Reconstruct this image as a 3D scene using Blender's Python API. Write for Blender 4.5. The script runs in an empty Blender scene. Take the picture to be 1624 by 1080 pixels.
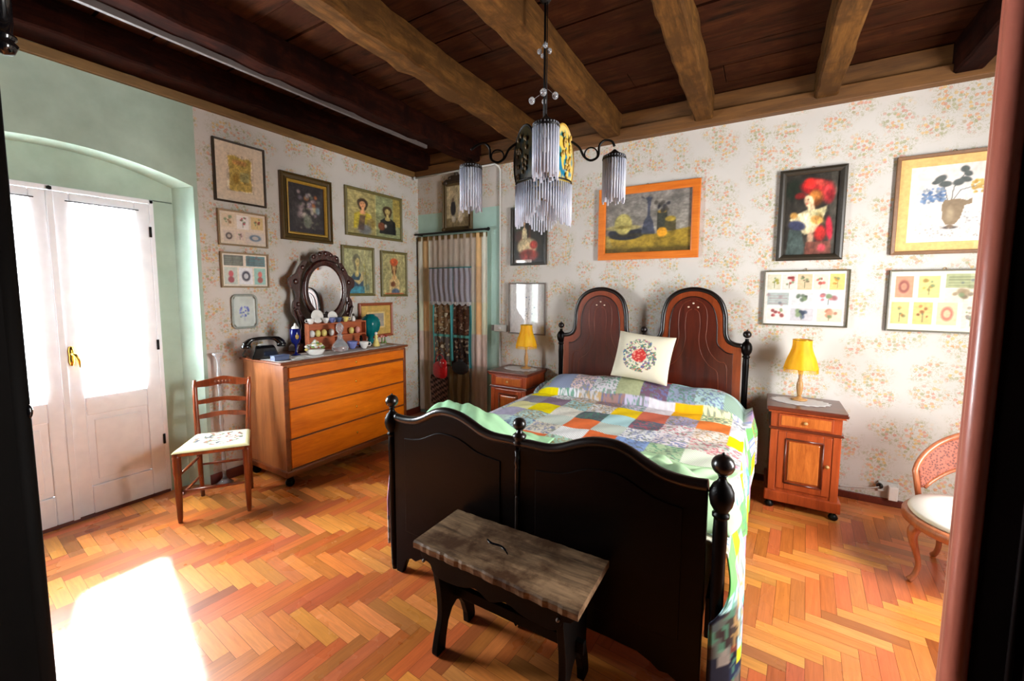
import bpy, bmesh, math, random
import numpy as np
from mathutils import Vector, Matrix
random.seed(7)
RNG = np.random.default_rng(11)
PI = math.pi
sc = bpy.context.scene
COL = sc.collection

# ---------------------------------------------------------------- colour helpers
def lin(c):
    c = np.asarray(c, float) / 255.0
    return np.where(c <= .04045, c / 12.92, ((c + .055) / 1.055) ** 2.4)
def L4(r, g, b):
    v = lin((r, g, b)); return (float(v[0]), float(v[1]), float(v[2]), 1.0)

# ---------------------------------------------------------------- materials
MATS = {}
def nodes_of(name):
    m = bpy.data.materials.new(name); m.use_nodes = True
    nt = m.node_tree; bs = nt.nodes['Principled BSDF']
    return m, nt, bs
def N(nt, t, **kw):
    n = nt.nodes.new(t)
    for k, v in kw.items():
        if k.startswith('i_'): n.inputs[k[2:].replace('_', ' ')].default_value = v
        else: setattr(n, k, v)
    return n
def ramp(nt, fac, stops):
    r = nt.nodes.new('ShaderNodeValToRGB')
    els = r.color_ramp.elements
    while len(els) < len(stops): els.new(.5)
    for e, (p, c) in zip(els, stops):
        e.position = p; e.color = c if len(c) == 4 else (*c, 1)
    nt.links.new(fac, r.inputs[0]); return r.outputs[0]
def mixc(nt, fac, a, b, mode='MIX'):
    m = nt.nodes.new('ShaderNodeMix'); m.data_type = 'RGBA'; m.blend_type = mode
    def put(s, v):
        if isinstance(v, (int, float)): s.default_value = v
        elif isinstance(v, (tuple, list)): s.default_value = v
        else: nt.links.new(v, s)
    put(m.inputs[0], fac); put(m.inputs[6], a); put(m.inputs[7], b)
    return m.outputs[2]
def math_(nt, op, a, b=None, c=None):
    m = nt.nodes.new('ShaderNodeMath'); m.operation = op
    for i, v in enumerate((a, b, c)):
        if v is None: continue
        if isinstance(v, (int, float)): m.inputs[i].default_value = v
        else: nt.links.new(v, m.inputs[i])
    return m.outputs[0]
def coords(nt, scale=(1, 1, 1), obj=True, rot=(0, 0, 0)):
    tc = nt.nodes.new('ShaderNodeTexCoord'); mp = nt.nodes.new('ShaderNodeMapping')
    nt.links.new(tc.outputs['Object' if obj else 'Generated'], mp.inputs[0])
    mp.inputs['Scale'].default_value = scale; mp.inputs['Rotation'].default_value = rot
    return mp.outputs[0]
def noise(nt, vec, scale, detail=4, rough=.5, dist=0):
    n = N(nt, 'ShaderNodeTexNoise'); n.inputs['Scale'].default_value = scale
    n.inputs['Detail'].default_value = detail; n.inputs['Roughness'].default_value = rough
    n.inputs['Distortion'].default_value = dist
    if vec is not None: nt.links.new(vec, n.inputs['Vector'])
    return n.outputs[0]
def bump(nt, bs, h, strength=.3, dist=.003):
    b = N(nt, 'ShaderNodeBump'); b.inputs['Strength'].default_value = strength
    b.inputs['Distance'].default_value = dist
    nt.links.new(h, b.inputs['Height']); nt.links.new(b.outputs[0], bs.inputs['Normal'])

def plain(name, rgb, rough=.5, metal=0., nscale=40, var=.12, bmp=0., coat=0., spec=None):
    m, nt, bs = nodes_of(name)
    c = L4(*rgb)
    n = noise(nt, coords(nt), nscale, 3)
    d = tuple(x * (1 - var) for x in c[:3]) + (1,)
    e = tuple(min(1, x * (1 + var)) for x in c[:3]) + (1,)
    nt.links.new(ramp(nt, n, [(.3, d), (.7, e)]), bs.inputs['Base Color'])
    bs.inputs['Roughness'].default_value = rough; bs.inputs['Metallic'].default_value = metal
    bs.inputs['Coat Weight'].default_value = coat
    if spec is not None: bs.inputs['Specular IOR Level'].default_value = spec
    if bmp: bump(nt, bs, n, bmp)
    MATS[name] = m; return m

def wood(name, dark, light, rough=.35, axis='x', scale=6., coat=.0, bmp=.08, worn=None, spec=.5):
    """grain stretched along the given axis"""
    m, nt, bs = nodes_of(name)
    s = {'x': (1, 9, 9), 'y': (9, 1, 9), 'z': (9, 9, 1)}[axis]
    v = coords(nt, s)
    n1 = noise(nt, v, scale * .35, 5, .6, .8)
    n2 = noise(nt, v, scale * 2.5, 4, .6, .2)
    f = math_(nt, 'ADD', math_(nt, 'MULTIPLY', n1, .7), math_(nt, 'MULTIPLY', n2, .3))
    col = ramp(nt, f, [(.32, L4(*dark)), (.68, L4(*light))])
    if worn:
        n3 = noise(nt, coords(nt), 7, 6, .65)
        col = mixc(nt, ramp(nt, n3, [(.45, (0, 0, 0, 1)), (.62, (1, 1, 1, 1))]), col, L4(*worn))
    nt.links.new(col, bs.inputs['Base Color'])
    bs.inputs['Roughness'].default_value = rough; bs.inputs['Coat Weight'].default_value = coat
    bs.inputs['Specular IOR Level'].default_value = spec
    bs.inputs['Coat Roughness'].default_value = .15
    if bmp: bump(nt, bs, f, bmp, .002)
    MATS[name] = m; return m

def attr_mat(name, rough=.6, grain=0., coat=0., translucent=0., spec=.4, nscale=200):
    m, nt, bs = nodes_of(name)
    a = N(nt, 'ShaderNodeAttribute', attribute_name='paint')
    col = a.outputs['Color']
    if grain:
        n = noise(nt, coords(nt), nscale, 2)
        col = mixc(nt, 1.0, col, ramp(nt, n, [(.3, (1 - grain,) * 3 + (1,)), (.7, (1, 1, 1, 1))]), 'MULTIPLY')
        bump(nt, bs, n, .15, .001)
    nt.links.new(col, bs.inputs['Base Color'])
    bs.inputs['Roughness'].default_value = rough; bs.inputs['Coat Weight'].default_value = coat
    bs.inputs['Specular IOR Level'].default_value = spec
    if translucent:
        t = N(nt, 'ShaderNodeBsdfTranslucent'); nt.links.new(col, t.inputs[0])
        mx = N(nt, 'ShaderNodeMixShader'); mx.inputs[0].default_value = translucent
        nt.links.new(bs.outputs[0], mx.inputs[1]); nt.links.new(t.outputs[0], mx.inputs[2])
        nt.links.new(mx.outputs[0], nt.nodes['Material Output'].inputs[0])
    MATS[name] = m; return m

def glass_pane(name, tint=(1, 1, 1, 1), rough=.0, ior=1.5):
    m, nt, bs = nodes_of(name); nt.nodes.remove(bs)
    fr = N(nt, 'ShaderNodeFresnel'); ge = N(nt, 'ShaderNodeNewGeometry')
    nt.links.new(math_(nt, 'ADD', ior, math_(nt, 'MULTIPLY', ge.outputs['Backfacing'], 1 / ior - ior)), fr.inputs[0])
    t = N(nt, 'ShaderNodeBsdfTransparent'); t.inputs[0].default_value = tint
    g = N(nt, 'ShaderNodeBsdfGlossy'); g.inputs['Roughness'].default_value = rough
    mx = N(nt, 'ShaderNodeMixShader')
    nt.links.new(fr.outputs[0], mx.inputs[0]); nt.links.new(t.outputs[0], mx.inputs[1]); nt.links.new(g.outputs[0], mx.inputs[2])
    nt.links.new(mx.outputs[0], nt.nodes['Material Output'].inputs[0])
    MATS[name] = m; return m

def sheer(name, rgb, trans=.5, tr=.3):
    m, nt, bs = nodes_of(name)
    bs.inputs['Base Color'].default_value = L4(*rgb); bs.inputs['Roughness'].default_value = .9
    n = noise(nt, coords(nt), 60, 2)
    t = N(nt, 'ShaderNodeBsdfTranslucent'); t.inputs[0].default_value = L4(*rgb)
    tp = N(nt, 'ShaderNodeBsdfTransparent')
    a = N(nt, 'ShaderNodeMixShader'); a.inputs[0].default_value = tr / max(1e-3, 1 - trans)
    nt.links.new(bs.outputs[0], a.inputs[1]); nt.links.new(t.outputs[0], a.inputs[2])
    b = N(nt, 'ShaderNodeMixShader')
    nt.links.new(math_(nt, 'ADD', math_(nt, 'MULTIPLY', n, .2), trans - .1), b.inputs[0])
    nt.links.new(a.outputs[0], b.inputs[1]); nt.links.new(tp.outputs[0], b.inputs[2])
    nt.links.new(b.outputs[0], nt.nodes['Material Output'].inputs[0])
    MATS[name] = m; return m

def wallpaper(name, plane):
    m, nt, bs = nodes_of(name)
    tc = nt.nodes.new('ShaderNodeTexCoord'); sp = N(nt, 'ShaderNodeSeparateXYZ'); cb = N(nt, 'ShaderNodeCombineXYZ')
    nt.links.new(tc.outputs['Object'], sp.inputs[0])
    nt.links.new(sp.outputs[0 if plane == 'x' else 1], cb.inputs[0]); nt.links.new(sp.outputs[2], cb.inputs[1])
    v = cb.outputs[0]
    # offset noise to scatter the sprigs
    nz = N(nt, 'ShaderNodeTexNoise'); nz.inputs['Scale'].default_value = 9; nt.links.new(v, nz.inputs['Vector'])
    vm = N(nt, 'ShaderNodeVectorMath', operation='MULTIPLY_ADD')
    nt.links.new(nz.outputs['Color'], vm.inputs[0]); vm.inputs[1].default_value = (.16, .16, 0); nt.links.new(v, vm.inputs[2])
    big = N(nt, 'ShaderNodeTexVoronoi', voronoi_dimensions='2D'); big.inputs['Scale'].default_value = 5.2
    big.inputs['Randomness'].default_value = .7; nt.links.new(vm.outputs[0], big.inputs['Vector'])
    cl = ramp(nt, big.outputs['Distance'], [(.25, (1, 1, 1, 1)), (.60, (0, 0, 0, 1))])
    fl = N(nt, 'ShaderNodeTexVoronoi', voronoi_dimensions='2D'); fl.inputs['Scale'].default_value = 42; nt.links.new(v, fl.inputs['Vector'])
    pet = ramp(nt, fl.outputs['Distance'], [(.34, (1, 1, 1, 1)), (.5, (0, 0, 0, 1))])
    sel = N(nt, 'ShaderNodeSeparateColor'); nt.links.new(fl.outputs['Color'], sel.inputs[0])
    keep = math_(nt, 'GREATER_THAN', math_(nt, 'ADD', sel.outputs[0], math_(nt, 'MULTIPLY', cl, .8)), 1.08)
    mask = math_(nt, 'MULTIPLY', math_(nt, 'MULTIPLY', pet, keep), cl)
    colr = ramp(nt, sel.outputs[1], [(.0, L4(212, 134, 76)), (.26, L4(220, 146, 88)), (.28, L4(222, 172, 70)), (.5, L4(206, 168, 76)),
                                     (.52, L4(158, 158, 104)), (.76, L4(146, 146, 98)), (.78, L4(214, 136, 112)), (1, L4(196, 120, 94))])
    # fine stems
    wv = noise(nt, v, 30, 3, .6, 1.5)
    st = math_(nt, 'SUBTRACT', wv, .5); st = math_(nt, 'ABSOLUTE', st)
    stem = math_(nt, 'MULTIPLY', math_(nt, 'LESS_THAN', st, .018), ramp(nt, big.outputs['Distance'], [(.35, (.8, .8, .8, 1)), (.6, (0, 0, 0, 1))]))
    base = ramp(nt, noise(nt, v, 2.2, 3), [(.3, L4(200, 195, 188)), (.7, L4(209, 204, 197))])
    c = mixc(nt, stem, base, L4(160, 156, 112))
    c = mixc(nt, math_(nt, 'MULTIPLY', mask, .62), c, colr)
    nt.links.new(c, bs.inputs['Base Color']); bs.inputs['Roughness'].default_value = .75
    bs.inputs['Specular IOR Level'].default_value = .25
    MATS[name] = m; return m

# ---------------------------------------------------------------- mesh builder
class MB:
    def __init__(s): s.v = []; s.f = []; s.sm = []; s.c = []; s.M = Matrix.Identity(4)
    def _v(s, pts, col=None):
        b = len(s.v)
        for i, p in enumerate(pts):
            s.v.append(tuple(s.M @ Vector(p)))
            if col is not None: s.c.append(col if not isinstance(col, list) else col[i])
        return b
    def _f(s, fs, smooth): s.f += fs; s.sm += [smooth] * len(fs)
    def box(s, x0, x1, y0, y1, z0, z1, col=None):
        b = s._v([(x0, y0, z0), (x1, y0, z0), (x1, y1, z0), (x0, y1, z0), (x0, y0, z1), (x1, y0, z1), (x1, y1, z1), (x0, y1, z1)], col)
        s._f([tuple(b + i for i in q) for q in ((0, 3, 2, 1), (4, 5, 6, 7), (0, 1, 5, 4), (1, 2, 6, 5), (2, 3, 7, 6), (3, 0, 4, 7))], False); return s
    def bar(s, a, b_, w, h, up=(0, 0, 1)):
        a = Vector(a); b_ = Vector(b_); d = (b_ - a).normalized(); u = Vector(up)
        x = d.cross(u); x = x.normalized() if x.length > 1e-5 else Vector((1, 0, 0)); u = x.cross(d)
        pts = [p + x * i * w / 2 + u * j * h / 2 for p in (a, b_) for i, j in ((-1, -1), (1, -1), (1, 1), (-1, 1))]
        b = s._v(pts); s._f([tuple(b + i for i in q) for q in ((0, 1, 2, 3), (7, 6, 5, 4), (0, 4, 5, 1), (1, 5, 6, 2), (2, 6, 7, 3), (3, 7, 4, 0))], False); return s
    def tube(s, pts, r, n=10, closed=False, flat=None, col=None):
        pts = [Vector(p) for p in pts]; m = len(pts)
        rs = r if isinstance(r, (list, tuple)) else [r] * m
        rings = []
        t0 = (pts[1] - pts[0]).normalized()
        ref = Vector((0, 0, 1)) if abs(t0.z) < .9 else Vector((1, 0, 0))
        x = t0.cross(ref).normalized()
        for i in range(m):
            if closed: t = (pts[(i + 1) % m] - pts[i - 1]).normalized()
            else: t = (pts[min(i + 1, m - 1)] - pts[max(i - 1, 0)]).normalized()
            x = (x - t * x.dot(t)).normalized(); y = t.cross(x)
            fy = 1 if flat is None else flat
            rings.append(s._v([pts[i] + x * rs[i] * math.cos(2 * PI * k / n) + y * rs[i] * fy * math.sin(2 * PI * k / n) for k in range(n)], col))
        for i in range(m if closed else m - 1):
            a, b = rings[i], rings[(i + 1) % m]
            s._f([(a + k, a + (k + 1) % n, b + (k + 1) % n, b + k) for k in range(n)], True)
        if not closed:
            s._f([tuple(rings[0] + k for k in range(n - 1, -1, -1)), tuple(rings[-1] + k for k in range(n))], False)
        return s
    def lathe(s, prof, c=(0, 0, 0), n=20, sy=1., ribs=None, col=None):
        rings = []
        for r, z in prof:
            rings.append(s._v([(c[0] + r * (1 if ribs is None else 1 + ribs[1] * math.cos(ribs[0] * 2 * PI * k / n)) * math.cos(2 * PI * k / n),
                                c[1] + sy * r * (1 if ribs is None else 1 + ribs[1] * math.cos(ribs[0] * 2 * PI * k / n)) * math.sin(2 * PI * k / n), c[2] + z) for k in range(n)], col))
        for a, b in zip(rings, rings[1:]):
            s._f([(a + k, a + (k + 1) % n, b + (k + 1) % n, b + k) for k in range(n)], True)
        s._f([tuple(rings[0] + k for k in range(n - 1, -1, -1)), tuple(rings[-1] + k for k in range(n))], True)
        return s
    def ball(s, c, r, n=14, m=9, col=None):
        r = r if isinstance(r, tuple) else (r, r, r)
        rings = []
        for j in range(1, m):
            t = PI * j / m - PI / 2
            rings.append(s._v([(c[0] + r[0] * math.cos(t) * math.cos(2 * PI * k / n), c[1] + r[1] * math.cos(t) * math.sin(2 * PI * k / n), c[2] + r[2] * math.sin(t)) for k in range(n)], col))
        for a, b in zip(rings, rings[1:]):
            s._f([(a + k, a + (k + 1) % n, b + (k + 1) % n, b + k) for k in range(n)], True)
        p = s._v([(c[0], c[1], c[2] - r[2]), (c[0], c[1], c[2] + r[2])], col)
        s._f([(p, rings[0] + (k + 1) % n, rings[0] + k) for k in range(n)] + [(p + 1, rings[-1] + k, rings[-1] + (k + 1) % n) for k in range(n)], True)
        return s
    def prism(s, poly, a, b, ax='y', smooth=False):
        """poly in (x,z) extruded a..b along y; ax='x': poly in (y,z); ax='z': poly in (x,y)"""
        n = len(poly)
        def P(p, t): return (p[0], t, p[1]) if ax == 'y' else ((t, p[0], p[1]) if ax == 'x' else (p[0], p[1], t))
        i = s._v([P(p, a) for p in poly]); j = s._v([P(p, b) for p in poly])
        area = sum(poly[k][0] * poly[(k + 1) % n][1] - poly[(k + 1) % n][0] * poly[k][1] for k in range(n))
        fl = (area > 0) ^ (ax == 'y') ^ (b < a)
        fs = [tuple(i + k for k in range(n)), tuple(j + k for k in range(n - 1, -1, -1))]
        sd = [(i + k, j + k, j + (k + 1) % n, i + (k + 1) % n) for k in range(n)]
        if fl: fs = [tuple(reversed(f)) for f in fs]; sd = [tuple(reversed(f)) for f in sd]
        s._f(fs, False); s._f(sd, smooth); return s
    def grid(s, P, nu, nv, smooth=True, cols=None, wrap=False):
        b = s._v([P(i / nu, j / nv) for j in range(nv + 1) for i in range(nu + 1)])
        if cols is not None: s.c += list(cols)
        s._f([(b + j * (nu + 1) + i, b + j * (nu + 1) + i + 1, b + (j + 1) * (nu + 1) + i + 1, b + (j + 1) * (nu + 1) + i) for j in range(nv) for i in range(nu)], smooth); return s
    def build(s, name, mat, parent=None, bevel=0., segs=2, solid=0., sub=0, loc=None):
        me = bpy.data.meshes.new(name)
        me.from_pydata(s.v, [], s.f)
        me.polygons.foreach_set('use_smooth', s.sm)
        if s.c and len(s.c) == len(s.v):
            ca = me.color_attributes.new('paint', 'FLOAT_COLOR', 'POINT')
            a = np.ones((len(s.v), 4), np.float32); a[:, :3] = np.array(s.c, np.float32)[:, :3]
            ca.data.foreach_set('color', a.ravel())
        me.update()
        o = bpy.data.objects.new(name, me); COL.objects.link(o)
        me.materials.append(MATS[mat] if isinstance(mat, str) else mat)
        if parent is not None: o.parent = parent
        if loc is not None: o.location = loc
        if solid: md = o.modifiers.new('t', 'SOLIDIFY'); md.thickness = solid; md.offset = 0
        if bevel:
            md = o.modifiers.new('b', 'BEVEL'); md.width = bevel; md.segments = segs; md.limit_method = 'ANGLE'; md.angle_limit = math.radians(35)
        if sub: md = o.modifiers.new('s', 'SUBSURF'); md.levels = sub; md.render_levels = sub
        return o

def tag(o, label=None, cat=None, group=None, kind=None):
    if label: o['label'] = label
    if cat: o['category'] = cat
    if group: o['group'] = group
    if kind: o['kind'] = kind
    return o
def thing(name, label, cat, loc=(0, 0, 0), rotz=0., group=None, kind=None):
    o = bpy.data.objects.new(name, None); COL.objects.link(o); o.location = loc
    o.rotation_euler = (0, 0, rotz); o.empty_display_size = .05
    return tag(o, label, cat, group, kind)
def dup(root, loc, rotz=None, label=None):
    def cp(o, par):
        c = o.copy(); COL.objects.link(c)
        if par is not None: c.parent = par
        for ch in [k for k in COL.objects if k.parent == o]: cp(ch, c)
        return c
    r = cp(root, None); r.location = loc
    if rotz is not None: r.rotation_euler = (0, 0, rotz)
    if label: r['label'] = label
    return r
def smoothcurve(pts, k=4, closed=False):
    """Catmull-Rom through 2-D/3-D points"""
    out = []; n = len(pts)
    for i in range(n if closed else n - 1):
        g = lambda j: pts[j % n] if closed else pts[min(max(j, 0), n - 1)]
        p0, p1, p2, p3 = (np.array(g(i + d), float) for d in (-1, 0, 1, 2))
        for t in np.arange(k) / k:
            out.append(tuple(.5 * (2 * p1 + (p2 - p0) * t + (2 * p0 - 5 * p1 + 4 * p2 - p3) * t * t + (3 * p1 - p0 - 3 * p2 + p3) * t ** 3)))
    if not closed: out.append(tuple(pts[-1]))
    return out

# ---------------------------------------------------------------- camera
cam_d = bpy.data.cameras.new('camera'); cam = bpy.data.objects.new('camera', cam_d); COL.objects.link(cam)
yaw, pit, rol = (math.radians(a) for a in (30.9985, -4.9369, .2441))
Fw = Vector((-math.sin(yaw) * math.cos(pit), math.cos(yaw) * math.cos(pit), math.sin(pit)))
R0 = Vector((math.cos(yaw), math.sin(yaw), 0)); U0 = R0.cross(Fw)
Rv = math.cos(rol) * R0 + math.sin(rol) * U0; Uv = -math.sin(rol) * R0 + math.cos(rol) * U0
CP = Vector((3.5149, -3.7476, 1.4711))
cam.matrix_world = Matrix(((Rv.x, Uv.x, -Fw.x, CP.x), (Rv.y, Uv.y, -Fw.y, CP.y), (Rv.z, Uv.z, -Fw.z, CP.z), (0, 0, 0, 1)))
cam_d.sensor_width = 36; cam_d.lens = 668.93 / 1624 * 36
cam_d.shift_x = (812 - 809.37) / 1624; cam_d.shift_y = -(540 - 518.25) / 1624
cam_d.clip_start = .02
sc.camera = cam

# ---------------------------------------------------------------- material library
wallpaper('wallpaper_back', 'x'); wallpaper('wallpaper_left', 'y')
def plaster(name, lo, hi, rough=.8, sc_=1.6):
    m, nt, bs = nodes_of(name)
    v = coords(nt); n = noise(nt, v, sc_, 5, .6); n2 = noise(nt, v, 9, 4, .6)
    f = math_(nt, 'ADD', math_(nt, 'MULTIPLY', n, .75), math_(nt, 'MULTIPLY', n2, .25))
    nt.links.new(ramp(nt, f, [(.35, L4(*lo)), (.65, L4(*hi))]), bs.inputs['Base Color'])
    bs.inputs['Roughness'].default_value = rough; bump(nt, bs, n2, .12, .004); MATS[name] = m
plaster('green_plaster', (158, 180, 164), (184, 208, 192))
plaster('aqua_paint', (166, 202, 190), (184, 218, 208))
plaster('white_plaster', (215, 212, 205), (228, 226, 220))
plaster('low_bounce_plaster', (70, 58, 50), (86, 72, 62))  # for unseen walls, coloured dark so little light bounces onto the footboard
plain('white_paint', (244, 246, 252), .35, nscale=12, var=.04)
plain('conduit_white', (200, 200, 196), .5, var=.05)
plain('grey_duct', (84, 75, 72), .6, var=.1)
plain('brass', (200, 160, 70), .25, 1., var=.1)
plain('dark_iron', (22, 20, 20), .45, .6)
plain('black_gloss', (10, 11, 14), .15, var=.1, coat=.5)
wood('ceiling_wood', (14, 7, 3), (74, 38, 16), .85, 'x', 4, bmp=.6, worn=(50, 22, 8), spec=.08)
wood('joist_wood', (36, 20, 7), (112, 74, 32), .8, 'y', 5, bmp=.7, worn=(70, 44, 18), spec=.1)
wood('joist_dark', (12, 4, 3), (52, 20, 9), .85, 'y', 5, bmp=.7, worn=(24, 8, 5), spec=.05)
wood('plate_wood', (72, 44, 18), (124, 82, 36), .65, 'x', 4, bmp=.4)
wood('trim_wood', (96, 68, 30), (140, 104, 52), .55, 'y', 4)
wood('baseboard_wood', (70, 22, 12), (110, 40, 22), .4, 'y', 4)
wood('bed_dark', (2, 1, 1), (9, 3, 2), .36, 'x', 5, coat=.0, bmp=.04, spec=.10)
wood('bed_walnut', (58, 18, 9), (92, 34, 18), .3, 'z', 5, coat=.3, bmp=.04)
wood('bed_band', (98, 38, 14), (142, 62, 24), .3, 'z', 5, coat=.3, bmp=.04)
wood('bed_rim', (8, 4, 3), (22, 11, 9), .28, 'x', 5, coat=.12, bmp=.03)
wood('dresser_orange', (190, 86, 4), (236, 128, 14), .3, 'y', 4, coat=.25, bmp=.04)
wood('dresser_side', (120, 66, 30), (168, 102, 54), .32, 'z', 4, coat=.2, bmp=.04)
wood('dresser_trim', (84, 38, 14), (134, 66, 24), .32, 'y', 5, coat=.2, bmp=.04)
wood('cherry', (120, 44, 18), (176, 78, 36), .3, 'z', 5, coat=.3, bmp=.04)
wood('cherry_dark', (66, 24, 14), (104, 44, 26), .28, 'x', 5, coat=.3, bmp=.04)
wood('burl', (150, 72, 26), (204, 116, 50), .28, 'z', 14, coat=.3, bmp=.03)
wood('chair_wood', (88, 34, 12), (150, 68, 26), .3, 'z', 6, coat=.3, bmp=.05)
wood('cane_chair_wood', (150, 78, 48), (196, 118, 78), .35, 'z', 6, coat=.2, bmp=.05)
wood('bench_top', (22, 13, 8), (156, 124, 92), .55, 'x', 5.5, bmp=.5, worn=(66, 42, 24), spec=.2)
wood('bench_leg', (2, 1, 1), (9, 6, 4), .5, 'z', 5, bmp=.3, spec=.1)
wood('mirror_wood', (34, 16, 14), (74, 36, 32), .22, 'z', 7, coat=.5, bmp=.08)
wood('pine_orange', (196, 96, 20), (232, 134, 46), .4, 'x', 4, coat=.15)
wood('leaf_lit_edge', (150, 78, 62), (196, 116, 96), .35, 'z', 5, coat=.2)  # lit edge of the right leaf, the light put into a redder tone
wood('leaf_shaded', (5, 2, 2), (14, 5, 4), .6, 'z', 4, spec=.08)  # unlit face and groove of that leaf, shade put into the near-black colour
wood('wardrobe_dark', (4, 3, 2), (12, 8, 6), .7, 'z', 4, spec=.08)
wood('rack_wood', (150, 72, 40), (196, 108, 66), .4, 'y', 6)
wood('lamp_wood', (150, 104, 54), (196, 150, 90), .4, 'z', 8)
attr_mat('painting', .45, .06, coat=.15)
attr_mat('print', .6, .0, spec=.3)
attr_mat('cloth', .85, .10, spec=.15, nscale=500)
attr_mat('curtain_cloth', .85, .08, translucent=.2, spec=.1, nscale=300)
glass_pane('picture_glass')
glass_pane('window_glass')
def glassy(name, rgb, rough=.05, trans=.9, ior=1.45):
    m, nt, bs = nodes_of(name); n = noise(nt, coords(nt), 30, 2)
    c = L4(*rgb); nt.links.new(ramp(nt, n, [(.3, tuple(x * .9 for x in c[:3]) + (1,)), (.7, c)]), bs.inputs['Base Color'])
    bs.inputs['Roughness'].default_value = rough; bs.inputs['Transmission Weight'].default_value = trans; bs.inputs['IOR'].default_value = ior
    MATS[name] = m
glassy('crystal', (240, 244, 250), .08, .75)
glassy('glass_rod', (226, 230, 244), .18, .35)
glassy('teal_glass', (10, 120, 124), .12, .15)
glassy('cobalt_glass', (14, 24, 110), .08, .3)
m, nt, bs = nodes_of('mirror_silver'); bs.inputs['Metallic'].default_value = 1; bs.inputs['Roughness'].default_value = .02
nt.links.new(ramp(nt, noise(nt, coords(nt), 5, 2), [(.3, L4(236, 236, 238)), (.7, L4(244, 244, 246))]), bs.inputs['Base Color']); MATS['mirror_silver'] = m
sheer('sheer_white', (250, 250, 252), .6, .25)
sheer('lace_grey', (186, 184, 198), .3, .2)
sheer('lace_white', (240, 238, 236), .3, .15)
for nm, c, rg in (('frame_dark', (52, 40, 26), .45), ('frame_olive', (112, 104, 60), .45), ('frame_pink', (150, 128, 96), .5), ('frame_gold', (176, 140, 56), .35), ('frame_darkgold', (84, 66, 30), .45), ('frame_black', (46, 40, 30), .4), ('frame_brown', (122, 84, 50), .45), ('frame_thin', (86, 80, 60), .4), ('frame_mahog', (160, 84, 52), .4), ('frame_grey', (112, 104, 98), .45),
                  ('mount_cream', (226, 208, 184), .8), ('mount_orange', (238, 190, 120), .8), ('mount_tan', (214, 176, 120), .8), ('tray_rim', (150, 158, 150), .3)):
    plain(nm, c, rg, var=.12, nscale=50)
# ================================================================ THE ROOM
XE, YS, HW = 5.2, -4.2, 2.98         # east wall, south wall, ceiling boards
def struct(o): o['kind'] = 'structure'; return o

# ---- herringbone parquet: every block is geometry of the one floor mesh
Lp, Wp = .300, .060
floor = MB(); cols = []
th = math.radians(-4)
ct, st_ = math.cos(th), math.sin(th)
def plank(x0, y0, x1, y1, along):
    cx, cy = (x0 + x1) / 2, (y0 + y1) / 2
    X, Y = ct * cx - st_ * cy + 1.797, st_ * cx + ct * cy - 2.669
    if not (-.5 < X < XE + .3 and YS - .2 < Y < .2): return
    g = .0006
    pts = [(x0 + g, y0 + g), (x1 - g, y0 + g), (x1 - g, y1 - g), (x0 + g, y1 - g)]
    P = [(ct * a - st_ * b + 1.797, st_ * a + ct * b - 2.669) for a, b in pts]
    t = random.random()
    base = (np.array((216, 134, 68)) if along == 'x' else np.array((194, 104, 54))) * (1 + random.uniform(-.09, .09)) + np.array((0, random.uniform(-10, 12), random.uniform(-8, 6)))  # blocks along x are lighter: their sheen is put into the colour
    if t < .06: base = base * .8
    c = lin(np.clip(base, 0, 255)); b = floor._v([(p[0], p[1], 0) for p in P], tuple(c))
    floor._f([(b, b + 1, b + 2, b + 3)], False)
    uvs.extend([(a * 1 + t * 37, bb * 1 + t * 11) if along == 'x' else (bb + t * 37, a + t * 11) for a, bb in pts])
uvs = []
for i in range(-80, 80):
    for j in range(-12, 13):
        ox, oy = i * Wp + j * Lp, i * Wp - j * Lp
        plank(ox, oy, ox + Lp, oy + Wp, 'x')
        plank(ox + Lp, oy + Wp - Lp, ox + Lp + Wp, oy + Wp, 'y')
npl = len(uvs)
b = floor._v([(-.6, YS - .2, -.0012), (XE + .3, YS - .2, -.0012), (XE + .3, .2, -.0012), (-.6, .2, -.0012)], tuple(lin((90, 44, 20))))
floor._f([(b, b + 1, b + 2, b + 3)], False); uvs += [(0, 0)] * 4
m, nt, bs = nodes_of('parquet')
a = N(nt, 'ShaderNodeAttribute', attribute_name='paint'); uv = N(nt, 'ShaderNodeUVMap'); mp = N(nt, 'ShaderNodeMapping'); mp.inputs['Scale'].default_value = (5, 60, 1)
nt.links.new(uv.outputs[0], mp.inputs[0]); g_ = noise(nt, mp.outputs[0], 1.3, 5, .65, .6)
nt.links.new(mixc(nt, .8, a.outputs['Color'], ramp(nt, g_, [(.3, (.72, .68, .64, 1)), (.7, (1.1, 1.1, 1.1, 1))]), 'MULTIPLY'), bs.inputs['Base Color'])
nt.links.new(ramp(nt, noise(nt, coords(nt), 3, 4), [(.3, (.22,) * 3 + (1,)), (.7, (.36,) * 3 + (1,))]), bs.inputs['Roughness'])
bs.inputs['Coat Weight'].default_value = .15; bs.inputs['Coat Roughness'].default_value = .2
MATS['parquet'] = m
fo = struct(floor.build('floor', 'parquet'))
ul = fo.data.uv_layers.new(name='UVMap'); ul.data.foreach_set('uv', np.array([uvs[l.vertex_index] for l in fo.data.loops], np.float32).ravel())

# ---- back wall: papered, aqua paint round the curtained door
def wallquad(mb, P): b = mb._v(P); mb._f([tuple(b + i for i in range(len(P)))], False)
w = MB(); w.box(1.13, XE + .15, 0, .15, -.02, 3.05); w.box(-.15, 1.13, 0, .15, 2.34, 3.05); struct(w.build('wall_back', 'wallpaper_back'))
w = MB(); w.box(-.15, 1.13, .0, .15, -.02, 2.34); struct(w.build('wall_back', 'aqua_paint'))
# ---- left wall: papered stretch
w = MB(); w.box(-.15, 0, -2.255, 0, -.02, 3.05); struct(w.build('wall_left', 'wallpaper_left'))
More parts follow.
